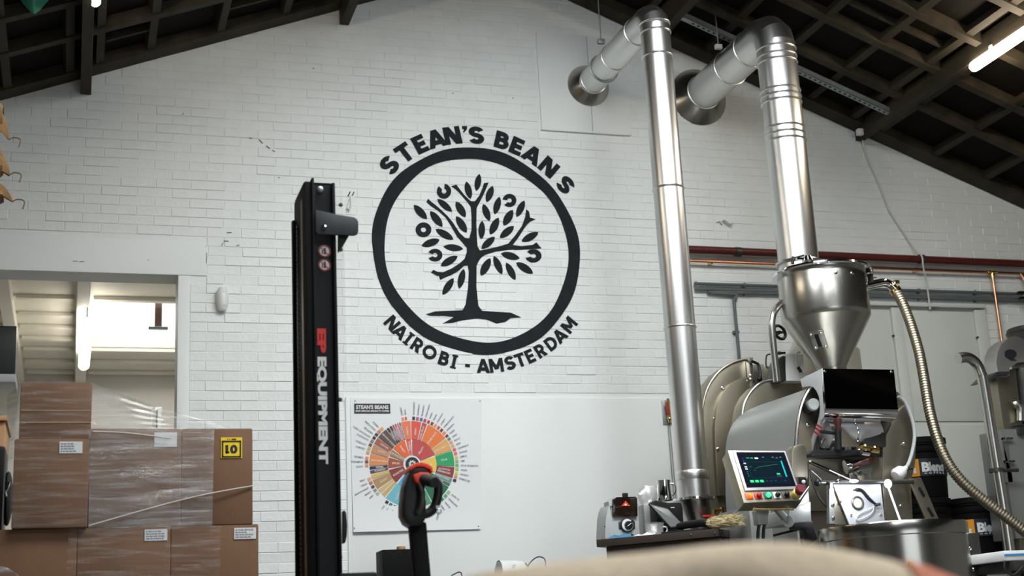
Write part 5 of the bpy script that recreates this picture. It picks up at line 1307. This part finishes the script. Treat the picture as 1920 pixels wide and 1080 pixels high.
# electrical box, pipe and chimney parts behind
a = at(1474, 714, -1.5); b = at(1503, 664, -1.5); MB().bb((a.x, -1.5, a.z), (b.x+.01, -1.32, b.z)).build('junction_box', WPLAST, ro, True, .004)
plate('motor_end', [(1456, 714), (1454, 690), (1458, 675), (1468, 667), (1474, 666), (1474, 714)], -1.5, .1, DSTEEL, .004)
MB().tube(smoothpath([at(1500, 660, -1.54), at(1494, 664, -1.54), at(1493, 678, -1.54), at(1498, 692, -1.54), at(1510, 704, -1.54)], 5), .006, 8).build('box_cable', GPLAST, ro)
MB().cyl(at(1496, 688, -1.55), at(1502, 698, -1.55), .010, n=8).build('cable_gland', BLACK, ro)
MB().cyl(at(1460, 662, -1.45), at(1472, 662, -1.45), .008, n=8).ball(at(1461, 662, -1.45), .012, 8).build('valve_stub', BLACK, ro)
MB().tube(smoothpath([at(1444, 690, -1.3), at(1437, 688, -1.3), at(1437, 668, -1.3), at(1444, 664, -1.3)], 4), .005, 6).build('wire_loop', DSTEEL, ro)
c4_, rcy = vcyl(1473, 1613, 665, 660, -1.2); zc0 = c4_.z
MB().lathe([(.135, .20), (.15, .15), (rcy-.02, .02), (rcy, 0), (rcy, -.9)], (c4_.x, -1.2, zc0), (0, 0, 1), 40).build('cyclone_body', M('cream_steel', (.55, .52, .44), .45, .3, n=.05, ns=5), ro)
c = at(1462, 623, -1.35); MB().ring(c, (.3, -1, .2), .045, .010, 20, 8).box(c, (.07, .012, .012)).cyl(c, c+Vector((.0, .10, 0)), .012, n=8).build('hand_wheel', BLACK, ro)

# ------------------------------------------------------------------ hopper with its vacuum hose
YH = -1.78
hp = thing('bean_hopper', 'stainless conical bean hopper on top of the roaster', 'hopper', (at(1545, 690, YH).x, YH, at(1556, 691, YH).z+.002))
c1_, RR = vcyl(1448, 1632, 526, 500, YH); hx = c1_.x; zr = c1_.z
c2_, rc = vcyl(1464, 1632, 606, 590, YH); zc_ = c2_.z; c3_, rn = vcyl(1531, 1589, 690, 686, YH); zn = c3_.z-.035; rc = min(rc, RR-.012)
MB().lathe([(rc-.004, zr-.0), (rc, zr-.01), (rc+.002, zc_+.02), (rc, zc_), (rc-.006, zc_-.012)], (hx, YH, 0), (0, 0, 1), 64, False).build('cylinder_shell', HOPS, hp)
MB().lathe([(rc-.005, zc_-.010), (rn, zn+.03), (rn, zn)], (hx, YH, 0), (0, 0, 1), 64, False).build('cone', HOPS, hp)
MB().lathe([(rc-.01, zr-.012), (RR, zr-.010), (RR+.006, zr-.002), (RR, zr+.010), (rc-.02, zr+.014)], (hx, YH, 0), (0, 0, 1), 64, False).build('rim_band', CHROME, hp)
MB().lathe([(RR-.01, zr+.012), (RR*.6, zr+.03), (.12, zr+.035), (0, zr+.036)], (hx, YH, 0), (0, 0, 1), 48, False).build('lid', HOPS, hp)
for px, py, d_ in ((1515, 487, .02), (1628, 497, -.04)):
    c = at(px, py, YH-RR*.55); c.z = zr+.03
    if px > 1600: c = Vector((hx+RR*.98, YH-.06, zr+.005))
    MB().lathe([(.03, -.02), (.036, 0), (.02, .03), (0, .034)], c, (0, 0, 1), 16, False).box(c+Vector((-.04, 0, .01)), (.07, .02, .012)).build('lid_clamp', CHROME, hp)
c = Vector((hx+RR+.006, YH-.06, zr-.03)); MB().box(c, (.02, .03, .05)).cyl(c, c+Vector((.03, -.02, .0)), .006, n=8).build('clamp_catch', DSTEEL, hp, True)
# clamp around the duct, seen over the rim
cl = thing('duct_clamp', 'steel clamp band round the wider duct just above the hopper rim', 'clamp', (D2[0], D2[1]-.14, 2.78))
zq = at(1490, 482, -1.34).z; 
for dz in (0.0, -.075): MB().ring((D2[0], D2[1], zq+dz), (0, 0, 1), .143, .008, 40, 8).build('band', STEEL, cl)
c = at(1488, 486, -1.36); MB().cyl(c+Vector((-.01, -.0, -.03)), c+Vector((.0, -.0, .015)), .010, n=8).cyl(c+Vector((-.01, -.0, .005)), c+Vector((.06, -.03, .02)), .006, n=8).build('clamp_lever', BLACK, cl)
def cone_pt(px, py):  # point on the cone or shell surface seen at a pixel
    d = ray(px, py); best = None; t = 5.0
    while t < 9:
        p = CAM+d*t; r = hypot(p.x-hx, p.y-YH)
        rz = rc if p.z > zc_ else rn+(rc-rn)*max(0, (p.z-zn-.03))/(zc_-zn-.03)
        if r < rz: return p
        t += .004
    return CAM+d*7
p = cone_pt(1535, 637); nn = Vector((p.x-hx, p.y-YH, 0)).normalized(); nn = (nn*cos(radians(38))+Vector((0, 0, -1))*sin(radians(38))).normalized()
side = nn.cross(Vector((0, 0, 1))).normalized(); upv = side.cross(nn)
def orient(side, upv, nn): return Matrix((side, nn, upv)).transposed()
Rm = orient(side, upv, nn)
MB().box(p+nn*.004, (.085, .010, .12), Rm).build('window_frame', HOPS, hp, True, .004)
MB().box(p+nn*.010, (.024, .006, .082), Rm).build('sight_window', BLACK, hp, True, .002)
screws(hp, [p+nn*.010+side*a*.030+upv*b*.043 for a in (-1, 1) for b in (-1, 1)], .008, CHROME, nn)
for px in (1567, 1598):
    q = cone_pt(px, 511 if px < 1580 else 512); n2 = Vector((q.x-hx, q.y-YH, 0)).normalized(); MB().lathe([(.010, -.002), (.010, .006), (0, .009)], q, n2, 10, False).build('rivet', CHROME, hp)
# right outlet and hose
o0 = at(1622, 537, YH); pth = [o0, at(1640, 533, YH), at(1656, 530, YH), at(1667, 533, YH), at(1677, 543, YH-.01)]
MB().tube(smoothpath(pth, 6), .026, 16).build('outlet_pipe', CHROME, hp)
c = at(1676, 541, YH-.01); MB().cyl(c, at(1681, 548, YH-.01), .036, n=16).box(c+Vector((.01, -.02, .035)), (.03, .02, .02)).build('hose_clip', BRASS, hp)
hz = [(1679, 545), (1691, 566), (1703, 595), (1714, 628), (1723, 660), (1730, 695), (1736, 730), (1742, 765), (1750, 798), (1760, 830), (1774, 862), (1795, 893), (1822, 920), (1855, 946), (1890, 972), (1925, 1000), (1965, 1035)]
pts = [at(a, b, YH-.012-.035*i) for i, (a, b) in enumerate(hz)]
path = resample(smoothpath(pts, 6), .0042)
MB().tube(path, [.0315 if (i//2) % 2 else .0275 for i in range(len(path))], 18).build('flexible_hose', HOSE, hp)
# left bent tube
lt = [at(1466, 566, -1.75), at(1458, 575, -1.72), at(1450, 588, -1.70), at(1447, 606, -1.70), at(1448, 630, -1.70), at(1452, 670, -1.70), at(1457, 716, -1.70)]
MB().tube(smoothpath(lt, 6), .021, 14).build('return_pipe', STEEL, hp)

# ------------------------------------------------------------------ bench and the things on it
ZT = 1.0
A_ = Vector((2.83, -1.31, ZT)); B_ = Vector((3.34, -1.84, ZT)); U_ = (B_-A_).normalized(); V_ = Vector((-U_.y, U_.x, 0)); LB = (B_-A_).length; DB = .40
bench = thing('steel_bench', 'dark steel workbench against the wall left of the roaster', 'bench', ((A_.x+B_.x)/2+.14, (A_.y+B_.y)/2+.14, 0))
def bpt(u, v, z): p = A_+U_*u+V_*v; p.z = z; return p
def bslab(name, u0, u1, v0, v1, z0, z1, mat=BENCHM, bev=.004):
    return MB().prism([bpt(u0, v0, z0), bpt(u1, v0, z0), bpt(u1, v1, z0), bpt(u0, v1, z0)], (0, 0, z1-z0)).build(name, mat, bench, True, bev)
bslab('bench_top', 0, LB, 0, DB, ZT-.042, ZT)
bslab('apron', .045, LB-.01, .03, .06, ZT-.115, ZT-.043)
bslab('side_apron', LB-.04, LB-.01, .06, DB-.03, ZT-.115, ZT-.043)
bslab('side_apron', .045, .075, .06, DB-.03, ZT-.115, ZT-.043)
for u in (.07, LB-.07):
    for v in (.035, DB-.07): bslab('leg', u, u+.05, v, v+.045, 0, ZT-.115)
bslab('lower_shelf', .07, LB-.04, .04, DB-.04, .25, .28)
screws(bench, [bpt(LB-.16, -.001, ZT-.02), bpt(LB-.02, -.001, ZT-.021)], .006, STEEL, -V_)
def onb(px, v=.10):   # bench-top point under a pixel column
    best = None
    for i in range(200):
        u = -.05+LB*1.3*i/199; p = bpt(u, v, ZT); d = abs(pxof(p)[0]-px)
        if best is None or d < best[0]: best = (d, p)
    return best[1]
k = .00275
# sample grinder
g = onb(1170, .17); t = thing('sample_grinder', 'grey sample grinder with dark hopper lid, orange triangle and dial', 'grinder', (g.x, g.y, ZT+.001))
zg = lambda py: at(1170, py, g.y).z
gx = lambda px: at(px, 960, g.y-.06).x
yg = g.y-.06; z0 = ZT+.002
P = lambda px, py, y=yg: at(px, py, y)
body = [P(1134, 1008), P(1135, 990), P(1136, 970), P(1139, 955), P(1143, 946), P(1197, 944), P(1199, 985), P(1199, 1005)]
body[0].z = z0; body[-1].z = z0
MB().prism(body, (0, .15, 0)).build('housing', GPLAST, t, True, .008)
cov = [P(1150, 968, yg-.02), P(1150, 936, yg-.02), P(1156, 932, yg-.02), P(1192, 931, yg-.02), P(1195, 934, yg-.02), P(1196, 968, yg-.02)]
MB().prism(cov, (0, .13, 0)).build('hopper_lid', M('smoked_plastic', S(34, 22, 16), .12, n=.1, ns=5, coat=.3), t, True, .003)
MB().prism([P(1141, 940, yg-.0), P(1150, 935, yg-.0), P(1150, 968, yg-.0), P(1145, 970, yg-.0)], (0, .08, 0)).build('lid_side', GPLAST, t, True, .003)
MB().bb(P(1169, 933, yg+.02), P(1175, 925, yg+.04)).build('lid_knob', BLACK, t, True, .002)
MB().prism([P(1164.5, 949, yg-.0215), P(1182, 949, yg-.0215), P(1173, 939, yg-.0215)], (0, -.001, 0)).build('orange_triangle', ORED, t, False)
MB().prism([P(1170, 947.5, yg-.024), P(1176, 947.5, yg-.024), P(1173, 943.5, yg-.024)], (0, -.001, 0)).build('triangle_print', PAPER, t, False)
c = P(1175, 985, yg-.0); MB().lathe([(.041, 0), (.041, .012), (.036, .014)], c, (0, -1, 0), 24).build('dial_ring', BLACK, t)
MB().lathe([(.036, .013), (.033, .017), (0, .017)], c, (0, -1, 0), 24, False).build('dial_scale', WPLAST, t)
MB().lathe([(.025, .015), (.023, .03), (0, .032)], c+Vector((.004, 0, -.002)), (0, -1, 0), 20, False).box(c+Vector((.012, -.028, .010)), (.045, .012, .010), Matrix.Rotation(-.6, 3, 'Y')).build('dial_knob', BLACK, t)
MB().box(c+Vector((0, .0, 0)), (.10, .006, .045)).build('dial_wings', DSTEEL, t, True, .006)
MB().box(c+Vector((.002, -.036, .0)), (.03, .002, .003), Matrix.Rotation(-.6, 3, 'Y')).build('dial_pointer', WPLAST, t, False)
MB().ball(P(1134.5, 987, yg+.01), .006, 8).build('pivot_screw', BLACK, t)
# blue cloth and white cloth
q = onb(1160, .03); o = MB(); vs = []
for i in range(13):
    for j in range(7):
        u, v = i/12, j/6; p = onb(1143, .02).lerp(onb(1183, .02), u)+V_*(.05*v); p.z = ZT+.002+.016*(1-v)*(.5+.5*sin(7*u)**2)+.008*u; vs.append(p)
for i in range(13):
    for j in range(7):
        p = vs[i*7+j].copy(); p.z = ZT+.001; vs.append(p)
o.add(vs, [(i*7+j, (i+1)*7+j, (i+1)*7+j+1, i*7+j+1) for i in range(12) for j in range(6)]+[(91+i*7, 91+(i+1)*7, (i+1)*7, i*7) for i in range(12)])
tag(o.build('cleaning_cloth', M('blue_cloth', S(96, 160, 205), .85, n=.15, ns=20, bump=.2, bs=120)), 'light blue cloth lying in front of the grey grinder', 'cloth')
o = MB(); vs = []
for i in range(15):
    for j in range(9):
        u, v = i/14, j/8; p = onb(1188, .02).lerp(onb(1222, .02), u)+V_*(.07*v); p.z = ZT+.002+.018*sin(pi*u)**.5*sin(pi*v)**.5*(.7+.3*sin(9*u+4*v)); vs.append(p)
o.grid(vs, 15, 9); tag(o.build('paper_tissue', M('white_tissue', (.75, .75, .77), .85, n=.05, ns=20, bump=.2, bs=100)), 'crumpled white tissue on the bench edge between cloth and tub', 'tissue')
# clear tub
q = onb(1228, .10); t = thing('plastic_tub', 'small clear plastic tub with a white handle on the bench', 'tub', (q.x, q.y, ZT+.001))
MB().lathe([(.044, .0), (.046, .003), (.056, .070), (.058, .071), (.053, .065), (.043, .006), (0, .005)], (q.x, q.y, ZT+.001), (0, 0, 1), 24, False).build('tub_body', GLASSY, t)
MB().tube(smoothpath([q+Vector((.045, -.01, .048)), q+Vector((.065, -.015, .046)), q+Vector((.072, -.015, .03)), q+Vector((.060, -.01, .012))], 5), .005, 8).build('handle', WPLAST, t)
# black roast-colour meter with a pitcher on top, tablet leaning on it
q = onb(1254, .27); t = thing('black_meter', 'black table-top device behind the tablet, with a metal jug on it', 'device', (q.x, q.y, ZT+.001))
yq = q.y; P2 = lambda px, py, y=None: at(px, py, yq if y is None else y)
z1 = P2(1255, 937).z; xa_, xb_ = P2(1230, 950).x, P2(1279, 950).x
MB().prism([Vector((xa_, yq, ZT+.002)), Vector((xb_, yq, ZT+.002)), Vector((xb_+.004, yq, z1-.05)), Vector((xb_-.004, yq, z1-.016)), Vector(((xa_+xb_)/2, yq, z1-.018)), Vector((xa_+.004, yq, z1)), Vector((xa_, yq, z1-.01))], (0, .11, 0)).build('housing', BLACK, t, True, .006)
mb = MB(); p = P2(1261, 951.5, yq-.001); mb.box(p, (.024, .001, .005)); mb.build('maker_mark', WPLAST, t, False)
q2 = P2(1253, 936); jz = z1+.001
t = thing('milk_jug', 'shiny steel milk jug standing on the black device', 'jug', (q2.x, yq+.05, jz))
hj = P2(1252, 899).z-jz; rj = (P2(1266, 920).x-P2(1240, 920).x)/2
MB().lathe([(rj*1.05, 0), (rj*1.08, .006), (rj*1.02, hj*.3), (rj*.9, hj*.7), (rj*.95, hj), (rj*.9, hj), (rj*.88, hj*.7), (rj*.98, .01), (0, .008)], (q2.x, yq+.05, jz), (0, 0, 1), 32, False).build('jug_body', CHROME, t)
MB().tube(smoothpath([Vector((q2.x+rj*.9, yq+.05, jz+hj*.85)), Vector((q2.x+rj*1.5, yq+.045, jz+hj*.8)), Vector((q2.x+rj*1.6, yq+.045, jz+hj*.45)), Vector((q2.x+rj*1.0, yq+.05, jz+hj*.2))], 5), .004, 8).build('jug_handle', CHROME, t)
tb = [at(1216, 944, yq-.05), at(1252, 953, yq-.05), at(1283, 986, yq-.16), at(1258, 990, yq-.16)]
tb[2].z = max(tb[2].z, ZT+.008); tb[3].z = max(tb[3].z, ZT+.008)
nn = (tb[1]-tb[0]).cross(tb[3]-tb[0]).normalized()
if nn.y > 0: nn = -nn
t = thing('tablet', 'grey screened tablet leaning on the black device', 'tablet', (tb[3].x, tb[3].y, ZT+.001))
MB().prism(tb, -nn*.008).build('tablet_body', BLACK, t, False)
c_ = sum(tb, Vector())/4; MB().prism([c_+(p-c_)*.92+nn*.0008 for p in tb], -nn*.001).build('tablet_screen', M('grey_screen', (.12, .125, .125), .25, n=.05, ns=3), t, False)
# bag behind the jug
q = onb(1222, .33); q3 = at(1222, 930, -1.1); zbx = at(1222, 947, q.y).z; tag(MB().bb((q.x-.055, q.y-.045, ZT+.001), (q.x+.05, q.y+.05, zbx)).build('added_shade_box', GREYS, None, True, .006), 'added grey box in the shadow area right of the grinder, the plastic bag on top', 'box'); t = thing('plastic_bag', 'pale clear plastic bag of cups behind the metal jug', 'bag', (q.x, q.y, zbx))  # grey box added where the grinder's shadow falls; also props up the bag
zb1 = at(1222, 911, q.y).z; zbb = at(1222, 946, q.y).z; vs = []
for i in range(13):
    th = i/12
    for k2 in range(20):
        a = 2*pi*k2/20; r = .022+.045*sin(pi*(.15+.75*th))*(1+.12*sin(5*a+6*th)); vs.append((q.x+r*cos(a), q.y+.0+r*.6*sin(a), zbb+(zb1-zbb)*th))
MB().grid(vs, 13, 20, wrap=True).build('bag_skin', film_mat('milky_plastic', .45, .8, (12, 12, 12)), t)
# hand brush
h0 = onb(1272, .055); h1 = onb(1328, .03); h0.z = ZT+.036; h1.z = ZT+.036
t = thing('bench_brush', 'hand brush with black handle and cream bristles at the bench corner', 'brush', (h0.x, h0.y, ZT+.001))
MB().tube(smoothpath([h0, h0.lerp(h1, .25)+Vector((0, 0, .003)), h0.lerp(h1, .5)+Vector((0, 0, .004)), h0.lerp(h1, .8)+Vector((0, 0, .006)), h1], 4), [.016, .019, .021, .021, .021, .021, .021, .021, .021, .021, .021, .022, .022, .022, .022, .022, .02][:17], 14).build('handle', BLACK, t)
dv = (h1-h0).normalized(); sd = Vector((-dv.y, dv.x, 0)); e1 = h1+dv*.185
mb = MB(); random.seed(5)
vs = []
for i in range(13):
    u = i/12; c = h1.lerp(e1, u); r = .021+.017*sin(pi*min(1, u*1.15))
    if u > .9: r *= .6
    for k2 in range(16):
        a = 2*pi*k2/16; f = 1+.12*sin(3*a+7*u)+.06*sin(9*a); p = c+sd*(r*.8*cos(a)*f)+Vector((0, 0, r*.75*sin(a)*f-.004*u)); p.z = max(p.z, ZT+.003); vs.append(p)
mb.grid(vs, 13, 16, wrap=True); mb.build('bristle_core', BRISTLE, t)
mb = MB()
for i in range(420):
    u = random.random(); a = random.uniform(0, 2*pi); c = h1.lerp(e1, u); r = .03+.012*sin(pi*u)
    p = c+sd*(r*.8*cos(a))+Vector((0, 0, r*.7*sin(a))); q = p+dv*random.uniform(.02, .05)+sd*random.gauss(0, .008)+Vector((0, 0, random.gauss(0, .008)+.004*sin(a)))
    p.z = max(p.z, ZT+.003); q.z = max(q.z, ZT+.003)
    mb.tube([p, q], [.0016, .0006], 4)
tag(mb.build('bristles', BRISTLE, t), kind='stuff')
# black pad under brush
a_, b_ = onb(1240, .02), onb(1318, .02)
o = MB().prism([a_+V_*.0+Vector((0, 0, .001)), b_+Vector((0, 0, .001)), b_+V_*.10+Vector((0, 0, .001)), a_+V_*.10+Vector((0, 0, .001))], (0, 0, .010)); 
tag(o.build('rubber_mat', RUBBER, None, True, .003), 'thin black mat on the bench under the brush handle', 'mat')
# brass valve with red levers behind the brush
q = at(1343, 968, -1.35); t = thing('brass_valve', 'brass double valve with two red levers behind the brush', 'valve', (q.x, -1.35, .0))
MB().cyl((q.x, -1.35, 0), (q.x, -1.35, at(1343, 985, -1.35).z), .012, n=10).build('feed_pipe', COPPER, t)
zq = at(1343, 975, -1.35).z; zq2 = at(1343, 955, -1.35).z
MB().cyl((q.x-.01, -1.35, zq-.05), (q.x-.01, -1.35, zq2), .012, n=10).cyl((q.x-.01, -1.35, zq2-.005), (q.x+.04, -1.35, zq2-.002), .011, n=10).cyl((q.x+.04, -1.35, zq-.04), (q.x+.04, -1.35, zq2+.012), .012, n=10).build('valve_body', BRASS, t)
for px0, px1 in ((1319, 1337), (1353, 1367)): MB().bb(at(px0, 970, -1.38), at(px1, 965.5, -1.36)).build('lever', RED, t, True, .003)

# ------------------------------------------------------------------ buckets on their stand
zt = at(1800, 1050, -.85).z
bs0 = thing('bucket_stand', 'dark steel stand under the black lidded buckets', 'stand', (5.5, -.85, 0))
MB().bb((4.95, -1.07, zt-.04), (5.82, -.55, zt)).build('stand_top', GREYS, bs0, True, .004)
for x in (4.98, 5.77):
    for y in (-1.05, -.60): MB().bb((x, y, 0), (x+.04, y+.04, zt-.0405)).build('leg', DSTEEL, bs0, False)
def bucket(px, ytop, base, label, lab):
    c = at(px, 1000, -.85); y = -.85; x = c.x; R_ = .175; hgt = .40
    t = thing('coffee_bucket', label, 'bucket', (x, y, base), 'black coffee buckets')
    MB().lathe([(R_*.88, 0), (R_*.9, .008), (R_*.97, hgt*.72), (R_*1.0, hgt*.73), (R_*1.03, hgt*.75), (R_*1.03, hgt*.80), (R_*.98, hgt*.81), (R_*.98, hgt*.84), (R_*1.02, hgt*.85), (R_*1.02, hgt*.88)], (x, y, base), (0, 0, 1), 40).build('pail', MATTE, t)
    MB().lathe([(R_*1.03, hgt*.88), (R_*1.06, hgt*.885), (R_*1.06, hgt*.965), (R_*1.03, hgt*.975), (R_*.9, hgt*.98), (R_*.88, hgt*.965), (0, hgt*.965)], (x, y, base), (0, 0, 1), 40, False).build('lid', MATTE, t)
    if lab:
        rl = R_*.97; za, zb3 = base+hgt*.34, base+hgt*.62
        dirc = atan2(CAM.y-y, CAM.x-x)+.28
        def lp(a, z, r): return Vector((x+r*cos(dirc+a), y+r*sin(dirc+a), z))
        def strip(a0, a1, z0, z1, r, name, mat):
            vs = []
            for i in range(13):
                a = a0+(a1-a0)*i/12; vs += [lp(a, z0, r), lp(a, z1, r)]
            MB().add(vs, [(2*i, 2*i+2, 2*i+3, 2*i+1) for i in range(12)]).build(name, mat, t)
        strip(-.30, 1.15, za, zb3, rl+.001, 'dark_label', M('navy_label', S(18, 22, 34), .4, n=.1, ns=9))
        strip(-.85, -.30, za, zb3, rl+.001, 'orange_label', M('orange_label', S(226, 150, 40), .4, n=.05, ns=9))
        for s, a, h_, zz, wd, mt in (('B', -.06, .058, .415, .050, PAPER), ('lend', .40, .058, .415, .115, GPLAST), ('c o f f e e', .3, .012, .37, .15, GPLAST), ('kg', -.52, .03, .42, .034, PAPER)):
            me, x0_, x1_, _, _ = glyph(s, .05); ch = glyph('H', .05)[4]; mb = MB(); sx_ = wd/(x1_-x0_)
            for v in me.vertices: mb.v.append(lp(a+((v.co.x-(x0_+x1_)/2)*sx_)/rl, base+hgt*zz+v.co.y/ch*h_, rl+.003))
            mb.f = [tuple(p.vertices) for p in me.polygons]; mb.c = [None]*len(mb.f); mb.build('label_lettering', mt, t, False)
    return t
hb = .392
b1 = bucket(1735, 925, zt+.001, 'lower black bucket under the tall pair, mostly hidden by the cooling tray', False)
b2 = bucket(1740, 797, zt+.001+hb+.003, 'upper black bucket on the stack behind the roaster, orange label edge', True)
b3 = bucket(1830, 915, zt+.001, 'single black bucket right of the tall pair, white lettering beside an orange label end', True)

# ------------------------------------------------------------------ steel riser tube and the machine at the right edge
tp = [at(1797, 672, -1.35), at(1808, 670, -1.35), at(1820, 673, -1.35), at(1831, 683, -1.35), at(1839, 700, -1.35), at(1845, 725, -1.35), at(1868, 870, -1.35), at(1886, 985, -1.35)]
tp.append(Vector((tp[-1].x, -1.35, .0)))
t = thing('riser_tube', 'tall bent stainless tube with an open hooked top in front of the white door', 'tube', (tp[-1].x, -1.35, 0))
MB().tube(smoothpath(tp, 6), .035, 18).build('tube', STEEL, t)
c = at(1868, 882, -1.35); MB().lathe([(.045, -.012), (.045, .012)], c, (0, 0, 1), 20).cyl(c, c+Vector((.16, .0, .0)), .012, n=8).build('pipe_clamp', DSTEEL, t)
YD = -1.25
ds = thing('destoner', 'grey steel destoner machine with a rounded elbow at the right edge', 'machine', (at(1915, 900, YD).x, YD, 0))
col = [(1876, 1000), (1870, 720), (1866, 700), (1905, 690), (1912, 760), (1930, 1000)]
P = quad(col, YD); P[0].z = 0; P[-1].z = 0; P[0].x = P[1].x; P[-1].x = P[-2].x+.02
MB().prism(P, (0, .14, 0)).build('column', SATIN, ds, True, .004)
el = [(1872, 706), (1868, 680), (1870, 662), (1877, 646), (1889, 635), (1903, 630), (1916, 633), (1928, 644), (1934, 660), (1934, 678), (1908, 680), (1893, 690), (1893, 705)]
MB().prism(quad(el, YD-.03), (0, .14, 0)).build('elbow', M('elbow_steel', (.52, .51, .5), .35, .9, n=.05, ns=5), ds, True, .004)
hl = arc_px(1894, 664, 12, 9, 150, -60, 10)+[(1906, 676), (1896, 676), (1884, 668)]
MB().prism(quad(hl, YD-.032), (0, -.002, 0)).build('elbow_opening', BLKP, ds, False)
MB().prism(quad([(1857, 705), (1856, 680), (1862, 662), (1872, 655), (1876, 660), (1872, 708)], YD+.10), (0, .05, 0)).build('elbow_flange', SATIN, ds, True, .004)
MB().prism(quad([(1853, 712), (1869, 697), (1893, 696), (1892, 703), (1872, 704), (1860, 712)], YD-.06), (0, .20, 0)).build('hinge_plate', DSTEEL, ds, True, .003)
q = at(1925, 668, YD); MB().lathe([(.075, 0), (.085, .02), (.085, .8)], (q.x, YD+.05, at(1920, 690, YD).z-.8), (0, 0, 1), 28).build('down_pipe', DSTEEL, ds)
q0 = at(1948, 640, YD+.3); zq0 = at(1915, 620, YD+.3).z; MB().lathe([(.17, -zq0), (.17, -.02), (.18, 0), (.17, .03), (0, .05)], (q0.x, YD+.35, zq0), (0, 0, 1), 36).build('separator_drum', DSTEEL, ds)
MB().prism(quad([(1882, 905), (1878, 828), (1891, 826), (1900, 905)], YD-.03), (0, .05, 0)).build('access_panel', GREYS, ds, True, .003)
for py in (823, 866):
    for dx in (0, 8, 14): MB().cyl(at(1879+dx+(py-823)*.09, py, YD-.05), at(1884+dx+(py-823)*.09, py-1, YD-.05), .009, n=8).build('latch_pin', CHROME, ds)
MB().bb(at(1905, 1010, YD-.03), at(1935, 815, YD+.2)).build('side_cabinet', GREYS, ds, True, .004)
MB().tube(smoothpath([at(1900, 760, YD-.02), at(1908, 758, YD-.03), at(1913, 768, YD-.03), at(1914, 790, YD-.03)], 5), .026, 14).build('small_elbow', STEEL, ds)
MB().box(at(1912, 798, YD-.03), (.07, .05, .012)).box(at(1913, 808, YD-.03), (.06, .05, .05)).build('coupling', DSTEEL, ds, True, .003)
b0, b1_ = at(1885, 1052, -2.9), at(1960, 1030, -2.9)
t = thing('white_tray', 'white plastic tray with a blue stripe at the lower right corner', 'tray', ((b0.x+b1_.x)/2, -2.8, b0.z))
MB().bb((b0.x, -2.9, b0.z), (b1_.x, -2.6, b1_.z)).build('tray_body', WPLAST, t, True, .01)
zs_ = at(1890, 1040, -2.9).z; MB().bb((b0.x-.001, -2.903, zs_-.005), (b1_.x, -2.899, zs_+.004)).build('blue_stripe', M('blue_stripe', S(60, 140, 200), .4, n=.05, ns=9), t, False)
t2 = thing('steel_trolley', 'low grey trolley at the lower right corner under the white tray', 'trolley', (b0.x+.2, -2.75, 0))
MB().bb((b0.x+.03, -2.92, b0.z-.05), (b1_.x+.1, -2.6, b0.z-.002)).build('trolley_top', DSTEEL, t2, True, .004)
for x in (b0.x+.04, b1_.x+.05):
    for y in (-2.91, -2.64): MB().bb((x, y, 0), (x+.03, y+.03, b0.z-.051)).build('leg', DSTEEL, t2, False)
MB().tube(smoothpath([at(1884, 1052, -2.93), at(1884, 1068, -2.93), at(1900, 1078, -2.93), at(1918, 1062, -2.93)], 5), .005, 8).build('cable', RUBBER, t2)

# ------------------------------------------------------------------ low table by the wall with small machines
zt = .76
t = thing('side_table', 'low side table by the wall under the poster', 'table', (2.5, -.45, 0))
MB().bb((1.72, -.72, zt-.04), (3.0, -.10, zt)).build('table_top', BENCHM, t, True, .004)
for x in (1.75, 2.93):
    for y in (-.70, -.16): MB().bb((x, y, 0), (x+.05, y+.05, zt-.0405)).build('leg', DSTEEL, t, False)
a = at(718, 1080, -.55); b = at(776, 1029, -.55)
t = thing('black_canister', 'black square canister with a wooden knob left of the tiller', 'canister', ((a.x+b.x)/2, -.46, zt+.001))
MB().bb((a.x, -.55, zt+.001), (b.x, -.36, b.z)).build('body', MATTE, t, True, .006)
q = at(752, 1026, -.47); MB().lathe([(.026, 0), (.028, .004), (.026, .022), (0, .023)], (q.x, -.47, b.z), (0, 0, 1), 18, False).build('wooden_knob', WOODL, t)
q = at(950, 1070, -.5); t = thing('table_fan_heater', 'white rounded appliance with grey front at the lower middle of the wall', 'appliance', (q.x, -.5, zt+.001))
zt2 = at(945, 1050, -.5).z
vs = []
for i in range(9):
    u = i/8
    for k2 in range(28):
        a = 2*pi*k2/28; r = .088*(1-.10*u*u); vs.append((q.x-.05+.15*u, -.5+.088*cos(a), zt2-.089+r*sin(a)))
mb = MB(); mb.grid(vs, 9, 28, wrap=True); mb.add(vs[-28:], [tuple(range(28))]); mb.build('shell', WPLAST, t)
mb = MB(); mb.lathe([(.084, 0), (.06, .012), (0, .016)], (q.x-.05, -.5, zt2-.089), (-1, 0, 0), 28, False); mb.build('grey_front', GREYS, t)
MB().bb((q.x-.04, -.55, zt+.001), (q.x+.08, -.45, zt2-.15)).build('foot', WPLAST, t, True, .006)
p = at(964, 1060, -.59); MB().box(p, (.02, .003, .006)).build('badge', GPLAST, t)
cb = [at(978, 1063, -.5), at(985, 1057, -.5), at(990, 1062, -.5), at(992, 1058, -.5), at(1000, 1049, -.5), at(1010, 1044, -.5), at(1020, 1047, -.5), at(1023, 1056, -.5), at(1022, 1070, -.5), at(1010, 1105, -.5)]
o = MB().tube(smoothpath(cb, 6), .0035, 6).build('looped_cable', RUBBER); tag(o, 'thin dark cable looping up right of the white appliance', 'cable')
cb = [at(840, 1120, -.4), at(845, 1084, -.4), at(853, 1076, -.4), at(862, 1073, -.4), at(866, 1080, -.4), at(868, 1120, -.4)]
o = MB().tube(smoothpath(cb, 6), .0035, 6).build('looped_cable', RUBBER); tag(o, 'thin dark cable loop right of the tiller at the bottom edge', 'cable')
